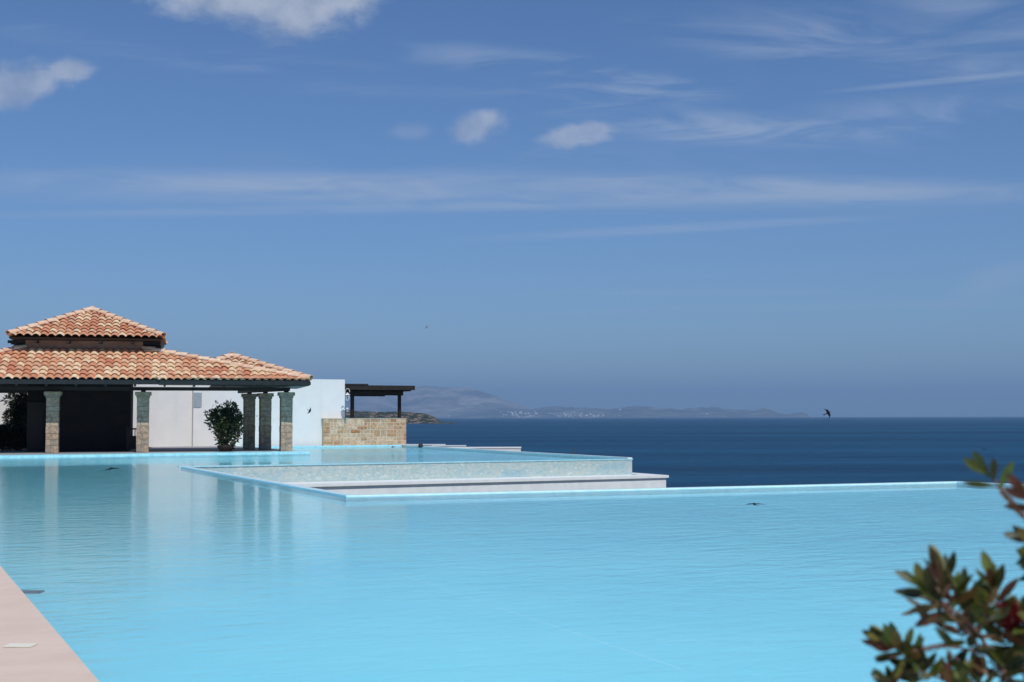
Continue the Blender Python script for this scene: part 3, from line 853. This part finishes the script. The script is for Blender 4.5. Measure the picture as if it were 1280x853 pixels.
# sprig beyond the infinity edge
c = P(717.5, 570.6, 0); yy = c.y + 2.2
c = D(717.5, 574, yy)
e = empty('wild_sprig', (c.x, c.y, -2.6)); tag(e, 'thin wild plant tip showing above the far pool edge against the sea', 'plant')
hh = D(717.5, 560.5, yy).z + 2.6
mb = MB(); mb.tube([(0.05,0,0),(0.0,0,hh*.5),(.03,0,hh*.97)], [.03,.022,.008], 6); mb.build('stem', M_bark, e)
mb = MB(); leaf_cloud(mb, [(0.02,0,hh-.10,.07,.07,.10),(-.02,0,hh-.30,.09,.08,.10),(.03,0,hh-.48,.12,.1,.1),(0,0,hh-1.0,.35,.3,.4)], 260, .09, 2, .35); mb.build('foliage', M_olean, e)

# ------------------------------------------------------------------ bottlebrush in the foreground
PB = 2.42
SW = PB/F
def W(px, py, dy=0.0): return D(px, py, PB+dy)
bb = empty('bottlebrush_shrub', (W(1390, 800).x, PB+.15, .045))
tag(bb, 'bottlebrush shrub with leathery leaves and a red flower in the near right corner', 'shrub')
OFF = Vector(bb.location)
def leaf(mb, base, d, L, wd, roll):
    """pointed, slightly folded and curved leaf"""
    d = d.normalized(); r = d.cross(Vector((0,-1,0.2)))
    if r.length < .1: r = d.cross(Vector((0,0,1)))
    r.normalize(); n_ = r.cross(d).normalized()
    R = Matrix.Rotation(roll, 3, d); r = R @ r; n_ = R @ n_
    prof = [(0,.10),(.14,.42),(.32,.80),(.52,1.0),(.72,.86),(.88,.50),(1.0,.02)]
    V = []; curve = random.uniform(-.12,.16)*L
    for f, w_ in prof:
        c_ = base + d*L*f + n_*curve*f*f
        for s in (-1, 0, 1): V.append(c_ + r*s*w_*wd/2 + n_*(abs(s)*w_*wd*.16))
    Fc = []
    for i in range(len(prof)-1):
        for k in (0,1): Fc.append((i*3+k, i*3+k+1, i*3+k+4, i*3+k+3))
    mb.add([q - OFF for q in V], Fc)
def whorl(mb, p0, p1, n_, L, spread=(35,75), wd=.0165, seed=0):
    rnd = random.Random(seed)
    ax = (p1-p0); al = ax.length; ax.normalize()
    r = ax.cross(Vector((0.1,-.9,.3))).normalized(); u = ax.cross(r).normalized()
    for k in range(n_):
        f = k/max(1,n_-1); an = k*2.399+rnd.uniform(-.3,.3)
        sp = rad(spread[1]*(1-f)+spread[0]*f + rnd.uniform(-8,8))
        d = ax*math.cos(sp) + (r*math.cos(an)+u*math.sin(an))*math.sin(sp)
        leaf(mb, p0+ax*al*f, d, L*rnd.uniform(.75,1.15)*(1-.15*f), wd*rnd.uniform(.8,1.15), rnd.uniform(-.9,.9))
def V3(x, up, dep=0): return Vector((x, dep, up))
fol = MB(); red = MB(); br = MB(); sd = MB()
def branch(pts, r0, r1):
    q = [W(*p) if len(p) > 2 else W(p[0], p[1]) for p in pts]
    # smooth: insert midpoints with jitter
    out = [q[0]]
    for a, b in zip(q, q[1:]):
        out.append((a+b)/2 + Vector((random.uniform(-1,1),random.uniform(-1,1),random.uniform(-1,1)))*.0022); out.append(b)
    n_ = len(out)
    br.tube([x-OFF for x in out], [r0+(r1-r0)*i/(n_-1) for i in range(n_)], 7)
branch([(1390,1100,.1),(1340,930,.05),(1290,880),(1250,835),(1222,790),(1200,768),(1175,755),(1158,748)], .0055, .0022)
branch([(1262,848),(1238,818),(1200,810),(1165,808),(1135,815),(1112,822)], .003, .0018)
branch([(1240,825),(1210,790),(1186,768),(1165,750)], .0026, .0018)
branch([(1290,880),(1275,820),(1268,790),(1262,765)], .0030, .0022)
branch([(1222,790),(1232,765),(1240,742)], .0024, .0016)
branch([(1420,1000,.1),(1390,820,.1),(1340,720,.05),(1300,668),(1275,640),(1247,608),(1240,598)], .0060, .0016)
branch([(1330,715,.03),(1305,690),(1296,680)], .002, .0015)
branch([(1300,900),(1230,880),(1180,850),(1150,838)], .003, .0016)
branch([(1300,900),(1225,878),(1190,862)], .003, .0016)
branch([(1215,842),(1194,822),(1182,812)], .002, .0014)
# leaf whorls: (base px,py,depth) -> (tip px,py), count, leaf length in px
WH = [((1248,612,0),(1231,588,0),6,32,(12,58),1), ((1185,766,.0),(1155,735,0),15,42,(12,80),2), ((1196,765,.02),(1180,722,.02),13,42,(14,70),3),
      ((1214,776,.02),(1204,742,.03),10,38,(18,80),4), ((1246,770,.02),(1242,728,.02),15,36,(14,72),5), ((1236,776,-.01),(1228,756,-.01),8,32,(30,85),51),
      ((1138,822,0),(1106,803,0),20,33,(10,95),6), ((1156,852,.01),(1140,822,.01),18,32,(15,75),7), ((1212,812,.0),(1200,790,.02),12,34,(40,100),8),
      ((1180,822,0),(1192,838,0),8,30,(25,80),9), ((1262,812,.02),(1256,782,.02),16,36,(25,90),10), ((1292,842,.0),(1284,812,0),16,38,(20,90),11),
      ((1228,872,.0),(1222,846,0),12,32,(15,80),12), ((1300,790,0),(1284,770,0),12,36,(20,80),13), ((1312,688,0),(1290,678,0),7,36,(12,70),14),
      ((1316,716,.0),(1296,708,0),6,34,(14,60),15), ((1302,640,0),(1284,622,0),6,36,(10,55),16), ((1252,850,0),(1256,828,0),9,30,(25,85),17),
      ((1120,870,0),(1112,856,0),10,30,(20,85),18), ((1168,784,.0),(1176,770,.0),5,30,(40,100),19)]
tip = MB()
for (p0, p1, n_, L, sp, sd_) in WH: whorl(tip if sd_ == 1 else fol, W(*p0), W(*p1), int(n_*1.05), L*1.2*SW, sp, .0190, sd_)
for k in range(26):   # the rest of the bush, to the right of and below the picture
    rnd = random.Random(100+k)
    p0 = (rnd.uniform(1330,1560), rnd.uniform(650,1000), rnd.uniform(-.2,.35)); 
    whorl(fol, W(*p0), W(p0[0]+rnd.uniform(-30,30), p0[1]-34, p0[2]), 14, 40*SW, (15,85), .0175, 200+k)
    br.tube([W(*p0)-OFF, (W(p0[0]*.6+1390*.4, p0[1]+120, p0[2]*.6)-OFF), W(1390,1150,.1)-OFF], [.002,.003,.005], 6)
for k in range(16):
    rnd = random.Random(300+k)
    p0 = (rnd.uniform(1180,1330), rnd.uniform(880,1000), rnd.uniform(-.1,.3))
    whorl(fol, W(*p0), W(p0[0]+rnd.uniform(-30,10), p0[1]-20, p0[2]), 14, 38*SW, (15,85), .0175, 400+k)
br.tube([Vector((0,0,0)), Vector((.02,.02,.5)), W(1390,1100,.1)-OFF], [.02,.015,.006], 8)
br.tube([Vector((0,0,0)), Vector((.08,0,.5)), W(1420,1000,.1)-OFF], [.018,.014,.006], 8)
# reddish young leaves
whorl(red, W(1178,748,-.01), W(1170,714,-.01), 7, 28*SW, (10,45), .011, 31)
whorl(red, W(1196,790,0), W(1186,735,0), 4, 30*SW, (14,50), .011, 32)
whorl(red, W(1194,868,-.01), W(1188,842,-.01), 9, 30*SW, (14,60), .010, 33)
whorl(red, W(1244,862,-.01), W(1230,838,-.01), 6, 30*SW, (20,70), .010, 34)
whorl(red, W(1250,800,.0), W(1236,776,.0), 6, 30*SW, (20,80), .012, 35)
whorl(red, W(1158,762,-.01), W(1148,764,-.01), 2, 26*SW, (8,30), .010, 36)
M_tip = island('fresh_green_leaf', [(0,(.030,.055,.010)),(.5,(.060,.105,.014)),(1,(.11,.17,.022))], .42, 0, 10, .5, .3, trans=.25, nscale=60)
tip.build('fresh_leaves', M_tip, bb, smooth=True)
fol.build('foliage', M_leaf, bb, smooth=True); red.build('young_leaves', M_leafred, bb, smooth=True); br.build('branch', M_bark, bb, smooth=True)
# seed spikes
def spike(a, b, dens=1.0, r_=.004):
    sd = MB(); A_, B_ = W(*a), W(*b); n_ = int((B_-A_).length/.0016*dens); ax = (B_-A_).normalized()
    r = ax.cross(Vector((0,1,0))).normalized(); u = ax.cross(r)
    for k in range(n_):
        an = k*2.399; c = A_ + (B_-A_)*k/n_; d = (r*math.cos(an)+u*math.sin(an))
        q0 = c + d*.0015 - OFF; q1 = c + d*r_*1.6 - OFF
        sd.tube([q0, q1], [.0020, .0023], 6)
    sd.build('seed_spike', M_seed, bb)
spike((1251,612),(1279,645)); spike((1130,818),(1182,806),.8,.0035); spike((1262,862),(1238,824),.7,.004)
# red flower: cylinder of stamens round the twig
fl = MB(); rnd = random.Random(9)
A_, B_ = W(1274,792), W(1258,752); ax = (B_-A_).normalized(); r = ax.cross(Vector((0,1,0))).normalized(); u = ax.cross(r)
for k in range(520):
    f = rnd.random(); an = rnd.uniform(0,6.283); c = A_ + (B_-A_)*f
    d = ((r*math.cos(an)+u*math.sin(an)) + ax*rnd.uniform(-.1,.55)).normalized()
    L = .026*rnd.uniform(.75,1.1)*(1-.25*abs(f-.5))
    q = c + d*L + Vector((0,0,-.001)); fl.tube([c-OFF, (c+q)/2+Vector((0,0,.0008))-OFF, q-OFF], [.0004,.00038,.0005], 4)
fl.build('red_flower', M_red, bb)

# ------------------------------------------------------------------ swallows
def bird(px, py, dist, wing, head, label, span=.33, m=None, belly=False, sweep=.35, flap=.15, chord=1.0):
    """wing, head: directions (right, up, away) of the wing line and of the beak"""
    c = D(px, py, dist)
    X = Vector((wing[0], wing[2], wing[1])).normalized(); Y = Vector((head[0], head[2], head[1])); Y = (Y - X*Y.dot(X)).normalized(); Z = X.cross(Y)
    V = []; Fc = []
    s = span/2
    # body: rings along Y
    rings = [(.52,.03),(.44,.10),(.30,.15),(.10,.19),(-.12,.17),(-.32,.10),(-.48,.05)]
    nn = 8; V = []
    for f, r in rings:
        for k in range(nn):
            a = 2*math.pi*k/nn; V.append((math.cos(a)*r*s*.62, f*s, math.sin(a)*r*s*.62))
    for i in range(len(rings)-1):
        for k in range(nn):
            j = (k+1)%nn; Fc.append((i*nn+k,i*nn+j,(i+1)*nn+j,(i+1)*nn+k))
    Fc.append(tuple(range(nn-1,-1,-1))); Fc.append(tuple(range((len(rings)-1)*nn, len(rings)*nn)))
    def slab(pts, th=.012):
        b = len(V)
        for z in (th*s, -th*s):
            for p in pts: V.append((p[0]*s, p[1]*s, p[2]*s+z))
        m_ = len(pts); Fc.append(tuple(b+i for i in range(m_))); Fc.append(tuple(b+m_+i for i in range(m_-1,-1,-1)))
        for i in range(m_): Fc.append((b+i, b+m_+i, b+m_+(i+1)%m_, b+(i+1)%m_))
    for sg in (-1, 1):
        lead = [(0,.30),(.35,.34),(.62,.18),(1.0,-sweep)]; trail = [(.60,-.10*chord),(.30,-.16*chord),(0,-.20*chord)]
        pts = [(sg*x, y, flap*x if x < .4 else flap*.4+(x-.4)*flap*.6) for x, y in lead+trail]
        slab(pts if sg > 0 else pts[::-1], .014)
        tl = [(0,-.40,0),(sg*.05,-.42,0),(sg*.22,-1.0,0),(sg*.10,-.72,0),(0,-.62,0)]
        slab(tl if sg < 0 else tl[::-1], .012)
    me = bpy.data.meshes.new('swallow'); me.from_pydata(V, [], Fc); me.update()
    me.materials.append(m or M_bird)
    o = bpy.data.objects.new('swallow', me); COL.objects.link(o)
    R = Matrix((X, Y, Z)).transposed().to_4x4(); o.matrix_world = Matrix.Translation(c) @ R
    tag(o, label, 'bird', 'swallows over the pool and the sea')
    if belly:
        mb = MB(); mb.lathe([(.012*s,-.18*s),(.085*s,-.05*s),(.09*s,.10*s),(.02*s,.24*s)], n=8)
        b = mb.build('white_belly', M_belly, o)
        for v in b.data.vertices: v.co = Vector((v.co.x, v.co.z, -.10*s + v.co.y*.5 - .03*s))
    return o
bird(1034.5, 516.6, 35, (7,-13,2), (5,3,-1.5), 'swallow banking steeply at the sea horizon', chord=.45)
bird(387, 513.7, 46, (5,11,2), (4,-2,3), 'swallow in front of the tall white wall', span=.27)
bird(533.5, 408.8, 66, (6,6,2), (3,-3,4), 'tiny pale swallow high above the far mountain', m=M_palebird)
bird(1230, 561.6, 62, (8,-.4,2), (1,.3,5), 'small dark swallow low over the sea above the top leaf sprig', flap=-.3)
bird(138.5, 586, 22.5, (24,3.2,3), (1,1.0,3.4), 'dark swallow with a white belly skimming the pool before the pavilion', span=.29, belly=True, flap=-.12)
bird(3, 501, 52, (8,4,2), (1,-1,4), 'black swallow at the left edge in front of the white house', chord=1.4)
bird(943, 630.4, 19, (28,.3,1), (.2,.35,3), 'dark swallow gliding wings level over the open pool', flap=.02, span=.28, chord=.5)
bird(321.2, 520.3, 58, (5,.5,4), (1,0,4), 'tiny swallow in the gap between the two shaded columns', span=.26)

# ------------------------------------------------------------------ land, sea, headland, mountains
SEA = -8.0
def sstep(a, b, x):
    t = min(1, max(0, (x-a)/(b-a))); return t*t*(3-2*t)
G = MB(); N = 150
xs = [-150 + 300*i/N for i in range(N+1)]; ys = [-60 + 230*i/N for i in range(N+1)]
vs = []
for yv in ys:
    for xv in xs:
        l = loc_pool((xv, yv, 0)); b, a = l.x, l.y
        z = -.12
        inpool = (b > -.5 and b < 30 and a > 3.2 and a < 72) and not (b < 17 and a > 57)
        if inpool: z = -3.4
        if b > 28 or (a > 73 and b > 16): z = -3.4
        d = max(b-29, 0) + max(0, a-80) * (1 if b > -10 else .6)
        z -= d*.42
        z += noise.noise(Vector((xv*.12, yv*.12, 0)))*(.9 if z < -4 else .03)
        vs.append((xv, yv, max(z, SEA-3)))
G.add(vs, [(j*(N+1)+i, j*(N+1)+i+1, (j+1)*(N+1)+i+1, (j+1)*(N+1)+i) for j in range(N) for i in range(N)])
M_ground = surf('dry_scrub_ground', (.16,.13,.085), (.08,.085,.045), .5, .95, .6, 3, .1, bdist=.1)
tag(G.build('ground', M_ground, smooth=True), kind='structure')

mb = MB()
R_ = 42000.0
# sea in rings so that far quads stay sane
rr = [0, 300, 1500, 6000, 20000, R_]; nseg = 48
V = [(0,0,SEA)]; Fc = []
for r in rr[1:]:
    for k in range(nseg):
        a = 2*math.pi*k/nseg; V.append((r*math.cos(a), r*math.sin(a), SEA))
for k in range(nseg): Fc.append((0, 1+k, 1+(k+1)%nseg))
for j in range(len(rr)-2):
    for k in range(nseg):
        Fc.append((1+j*nseg+k, 1+(j+1)*nseg+k, 1+(j+1)*nseg+(k+1)%nseg, 1+j*nseg+(k+1)%nseg))
mb.add(V, Fc); tag(mb.build('sea', M_sea), kind='structure')

def interp(tb, x):
    if x <= tb[0][0]: return tb[0][1]
    for (a, b), (c, d) in zip(tb, tb[1:]):
        if x <= c: return b + (d-b)*(x-a)/(c-a)
    return tb[-1][1]
def massif(name, tb, d0, dr, d1, m, nx, ny, rough, fr, seed, floor_drop=2.0, spur=.5, crest=1.0):
    """hills whose crest stands at distance dr; foot at d0, back foot at d1"""
    mb = MB(); pa, pbb = tb[0][0], tb[-1][0]; V = []
    for j in range(ny+1):
        f = j/ny; d = d0 + (d1-d0)*f
        fr_ = (dr-d0)/(d1-d0)
        s = sstep(0, fr_, f) if f < fr_ else 1-sstep(fr_, 1, f)
        s = (f/fr_)**.8 if f < fr_ else 1-((f-fr_)/(1-fr_))**1.4
        for i in range(nx+1):
            px = pa + (pbb-pa)*i/nx
            top = interp(tb, px) + (noise.noise(Vector((px*.09, seed, 1)))*1.3 + noise.noise(Vector((px*.31, seed, 2)))*.6)*min(1, max(0, 521-interp(tb, px))/12)*(crest); hc = D(px, top, dr).z - SEA
            x = (D(px, top, d)).x
            n_ = noise.fractal(Vector((x*fr+seed, d*fr, seed)), 1.0, 2.1, 6)
            rd = abs(noise.noise(Vector((x*fr*2.2+seed*2, d*fr*.6, 3))))
            h_ = hc*s*(1 + rough*n_*(1-.82*(s**4))) - hc*spur*rd*s*(1-s)
            edge = min(1, min(i, nx-i)/2)
            V.append((x, d, SEA - floor_drop + max(0, h_ + floor_drop)*edge if h_ > -floor_drop else SEA-floor_drop))
    Fc = [(j*(nx+1)+i, j*(nx+1)+i+1, (j+1)*(nx+1)+i+1, (j+1)*(nx+1)+i) for j in range(ny) for i in range(nx)]
    mb.add(V, Fc)
    return tag(mb.build(name, m, smooth=True), kind='structure')
def rock_mat(name, cs, sc, bd, stretch=(1,1,1)):
    m, t, p = new_mat(name)
    tc = t.new('ShaderNodeTexCoord').outputs['Object']
    n_ = t.noise(t.mapping(tc, sc=tuple(sc*s for s in stretch)), 1, 8, .65, .6)
    t.put(p.inputs['Base Color'], t.ramp(n_, cs)); p.inputs['Roughness'].default_value = .95; p.inputs['Specular IOR Level'].default_value = .1
    b = t.new('ShaderNodeBump'); b.inputs['Distance'].default_value = bd
    t.put(b.inputs['Height'], t.noise(tc, sc*1.5, 8, .6)); t.put(p.inputs['Normal'], b.outputs[0])
    return m
M_head = rock_mat('scrub_and_rock', [(.38,(.022,.032,.015)),(.53,(.034,.042,.022)),(.55,(.26,.19,.145)),(.585,(.32,.24,.185)),(.60,(.040,.046,.024))], .06, 3, (1,.4,2.6))
M_mount = rock_mat('bare_mountain', [(.35,(.07,.08,.05)),(.5,(.24,.20,.15)),(.62,(.42,.36,.29))], .0016, 170)
massif('headland', [(300,511),(380,511.5),(432,512.5),(447,514),(470,515.2),(500,514.5),(520,515.8),(533,517.5),(541,520.5),(547,524),(551,527.5),(556,528.3),(566,528.6),(572,529.2)],
       2060, 2260, 2600, M_head, 190, 40, .16, .012, 4.2, 1.0, .35, .35)
M_hills = rock_mat('green_brown_hills', [(.38,(.045,.060,.035)),(.52,(.11,.11,.07)),(.64,(.30,.26,.20))], .0022, 120)
massif('mountain', [(330,512),(400,501),(425,494),(448,489.5),(480,488),(505,486),(520,483.8),(531,481.8),(540,483.5),(552,485.8),(570,486.6),(590,487.4),(603,490),(613,493.8),(624,497),(636,502.5),(650,507.5),(662,511),(690,517),(720,521.2)],
       21500, 25500, 29500, M_mount, 200, 70, .55, .0005, 1.3, 2, .8)
massif('coastal_hills', [(560,520),(585,517),(600,513.5),(622,510),(645,511),(665,512),(680,509.5),(695,507.8),(712,509),(735,510.5),(762,511),(785,509),(808,507.8),(825,510),(850,511),(875,509.8),(898,509.2),(905,511.5),(925,512.5),(942,513.6),(949,511.8),(956,510.8),(964,512.5),(972,516),(984,517.8),(992,516.5),(1001,515),(1007,517),(1013,520.6)],
       19500, 22500, 25500, M_hills, 300, 44, .55, .0006, 7.7, 2, .6)
# village of small white houses
M_house = surf('whitewashed_wall', (.78,.77,.74), (.82,.81,.79), .01, .9)
rnd = random.Random(21)
def far_house():
    mb = MB(); mb.box(-1,1,-.8,.8,-1.5,1.0); mb.box(-.55,1,-.8,.3,1.001,1.5); mb.box(-1.06,-.54,-.86,-.1,1.002,1.12)
    return mb.build('village_house', M_house)
h0 = far_house(); tag(h0, 'tiny white house in the village strung along the far shore', 'house', 'white houses of the village across the bay')
hp = []   # px, py, distance of every house
for k in range(92):
    px = rnd.choice([rnd.gauss(640,16), rnd.gauss(655,10), rnd.gauss(712,14), rnd.uniform(604,790), rnd.gauss(742,9)])
    px = min(max(px, 600), 830); f = rnd.random()**1.8
    hp.append((px, 520.9 - f*6.5, 19700+f*900))
hp += [(884,517.5,20600), (775,512,21000), (582,519.8,21000), (572,520.4,20800), (561,520.2,21400)]
for k, (px, py, d) in enumerate(hp):
    o = h0 if k == 0 else h0.copy()
    if k: COL.objects.link(o)
    s = rnd.uniform(5, 9.5); o.scale = (s*rnd.uniform(1,1.9), s, s*rnd.uniform(.6,.9)); c = D(px, py, d); o.location = c

# ------------------------------------------------------------------ haze
mb = MB(); mb.box(-43500, 43500, -43500, 43500, SEA-5, 900)
hz = bpy.data.materials.new('air_haze'); hz.use_nodes = True; t = NT(hz.node_tree); t.n.clear()
out = t.new('ShaderNodeOutputMaterial'); pv = t.new('ShaderNodeVolumePrincipled')
pv.inputs['Color'].default_value = (.40,.66,1.0,1); pv.inputs['Density'].default_value = 6.3e-5; pv.inputs['Anisotropy'].default_value = 0.0
t.l.new(pv.outputs[0], out.inputs['Volume'])
tag(mb.build('haze', hz), kind='stuff')

# ------------------------------------------------------------------ sky
wd = bpy.data.worlds.new('World'); SC.world = wd; wd.use_nodes = True
t = NT(wd.node_tree); t.n.clear()
out = t.new('ShaderNodeOutputWorld'); bg = t.new('ShaderNodeBackground'); t.l.new(bg.outputs[0], out.inputs[0])
SUN_EL = rad(53); SDIR = Vector((-.42, .907, 0)).normalized()      # horizontal travel direction of the light
sky = t.new('ShaderNodeTexSky', sky_type='NISHITA'); sky.sun_disc = False
sky.sun_elevation = SUN_EL
sky.sun_rotation = math.atan2(-SDIR.x, -SDIR.y)                    # azimuth of the sun, clockwise from +Y
sky.altitude = 0; sky.air_density = 1.0; sky.dust_density = .35; sky.ozone_density = 3.0
tc = t.new('ShaderNodeTexCoord').outputs['Generated']
sx_ = t.new('ShaderNodeSeparateXYZ'); t.put(sx_.inputs[0], tc)
ys_ = t.math('MAXIMUM', sx_.outputs[1], .05)
U = t.math('DIVIDE', sx_.outputs[0], ys_); Vv = t.math('DIVIDE', sx_.outputs[2], ys_)
front = t.rng(sx_.outputs[1], .1, .4)
def uv(px, py):
    r = ray(px, py); return r[0]/r[1], r[2]/r[1]
cmb = t.new('ShaderNodeCombineXYZ'); t.put(cmb.inputs[0], U); t.put(cmb.inputs[1], Vv)
UVv = cmb.outputs[0]
nf = t.noise(t.mapping(UVv, sc=(1,1.5,1)), 26, 8, .62, .3)       # puff edges
nm = t.noise(t.mapping(UVv, sc=(1,1.4,1)), 9, 5, .55)
nstreak = t.noise(t.mapping(UVv, rot=(0,0,rad(-4)), sc=(1.0,8,1)), 9, 8, .60, .9)
nstreak2 = t.noise(t.mapping(UVv, rot=(0,0,rad(6)), sc=(1.0,5.5,1)), 6, 8, .58, 1.3)
def ell(px, py, rx, ry, ang=0):
    """1 at the centre of an ellipse in the sky, 0 at its border, negative outside"""
    u0, v0 = uv(px, py); c, s = math.cos(rad(ang)), math.sin(rad(ang))
    du = t.math('SUBTRACT', U, u0); dv = t.math('SUBTRACT', Vv, v0)
    a = t.math('ADD', t.math('MULTIPLY', du, c*F/rx), t.math('MULTIPLY', dv, s*F/rx))
    b = t.math('ADD', t.math('MULTIPLY', du, -s*F/ry), t.math('MULTIPLY', dv, c*F/ry))
    d = t.math('SQRT', t.math('ADD', t.math('MULTIPLY', a, a), t.math('MULTIPLY', b, b)))
    return t.math('SUBTRACT', 1.0, d)
def puff(cs, strength, soft=.55, amp=1.5):
    m_ = None
    for c_ in cs:
        e_ = ell(*c_); m_ = e_ if m_ is None else t.math('SMOOTH_MAX', m_, e_, .25)
    q = t.math('ADD', m_, t.math('MULTIPLY', t.math('SUBTRACT', nf, .5), amp))
    q = t.math('ADD', q, t.math('MULTIPLY', t.math('SUBTRACT', nm, .5), amp*.5))
    return t.rng(q, .0, soft, 0, strength)
cover = puff([(325,-6,170,42,0),(375,8,110,50,3),(270,-12,120,38),(440,-4,62,36)], .70, .75, 1.35)
cover = t.math('MAXIMUM', cover, puff([(25,105,84,34,12),(85,88,52,20,10),(-20,118,70,36,10)], .62, .65, 1.5))
cover = t.math('MAXIMUM', cover, puff([(597,160,46,27,8),(611,152,26,17,0)], .56, .65))
cover = t.math('MAXIMUM', cover, puff([(722,170,56,19,5),(742,163,28,14,0)], .50, .6))
cover = t.math('MAXIMUM', cover, puff([(515,165,36,16,8)], .22, .9))
def streak(px, py, rx, ry, ang, strength, nz=None, lo=.38, hi=.68):
    e_ = t.rng(ell(px, py, rx, ry, ang), 0, .8)
    return t.math('MULTIPLY', t.math('MULTIPLY', e_, t.rng(nz or nstreak, lo, hi)), strength)
cir = None
for a_ in [(640,238,1100,32,-.6,.52,None,.10,.75), (1000,236,420,26,-1.0,.20,None,.2,.7), (380,263,560,9,.8,.26,None,.1,.6), (250,225,500,22,-2,.14,None,.2,.7),
           (860,285,360,9,3.0,.30,None,.1,.6), (1180,101,190,6,5.5,.28,None,.05,.5), (900,160,280,30,-3,.55,nstreak2,.40,.68), (690,88,270,30,-8,.42,nstreak2,.42,.70),
           (760,120,240,34,4,.40,nstreak,.40,.70), (1080,60,360,60,-6,.46,nstreak2,.36,.74), (1240,20,260,40,-14,.40,nstreak2,.35,.7), (1180,150,300,46,2,.40,nstreak2,.36,.72), (300,75,260,30,-6,.16,nstreak2,.4,.7),
           (90,50,240,22,-10,.18,nstreak2,.35,.7), (480,112,220,14,-2,.12,nstreak,.35,.7), (880,366,300,5,0,.14,None,.1,.6), (1010,384,420,6,1,.12,None,.1,.6),
           (1245,350,80,26,18,.24,nm,.3,.6), (1225,378,130,14,4,.14,None,.3,.7), (620,205,700,50,0,.10,nstreak2,.35,.75)]:
    s_ = streak(*a_); cir = s_ if cir is None else t.math('ADD', cir, s_)
cir = t.math('MINIMUM', cir, .6)
SKYK = 10.0
skyc = t.mix(1.0, sky.outputs[0], (.53,.69,.92,1), 'MULTIPLY')
lit = t.rng(t.noise(t.mapping(UVv, loc=(.004,-.006,0)), 20, 6, .6), .3, .7)
ccol = t.mix(lit, (SKYK*.30, SKYK*.36, SKYK*.49, 1), (SKYK*.58, SKYK*.62, SKYK*.70, 1))
c1 = t.mix(t.math('MULTIPLY', cir, front), skyc, (SKYK*.42, SKYK*.50, SKYK*.64, 1))
c2 = t.mix(t.math('MULTIPLY', cover, front), c1, ccol)
t.put(bg.inputs[0], c2); bg.inputs[1].default_value = .10

sun = bpy.data.lights.new('sun', 'SUN'); sun.energy = 3.4; sun.angle = rad(.53); sun.color = (1.0,.955,.89)
so = bpy.data.objects.new('sun', sun); COL.objects.link(so)
ld = Vector((SDIR.x*math.cos(SUN_EL), SDIR.y*math.cos(SUN_EL), -math.sin(SUN_EL)))
so.rotation_euler = ld.to_track_quat('-Z', 'Y').to_euler(); so.location = (0,0,30)

# ------------------------------------------------------------------ camera
cam = bpy.data.cameras.new('camera'); cam.sensor_width = 36; cam.lens = 36*F/1280
cam.clip_start = .05; cam.clip_end = 2e5
cam.dof.use_dof = True; cam.dof.focus_distance = 45; cam.dof.aperture_fstop = 4.5
co = bpy.data.objects.new('camera', cam); COL.objects.link(co)
co.location = (0,0,H)
# axes from the same model as ray()
c, s = math.cos(ROLL), math.sin(ROLL); cp, sp = math.cos(PITCH), math.sin(PITCH)
Xc = Vector((c, s*sp, -s*cp)); Yc = Vector((s, -c*sp, c*cp))
Zc = Xc.cross(Yc)
co.matrix_world = Matrix.Translation((0,0,H)) @ Matrix((Xc, Yc, Zc)).transposed().to_4x4()
SC.camera = co
SC.view_settings.view_transform = 'Standard'; SC.view_settings.look = 'None'; SC.view_settings.gamma = 1; SC.view_settings.exposure = 0.0
SC.render.engine = 'CYCLES'
SC.cycles.max_bounces = 8; SC.cycles.transparent_max_bounces = 12; SC.cycles.volume_bounces = 0
SC.cycles.use_denoising = True
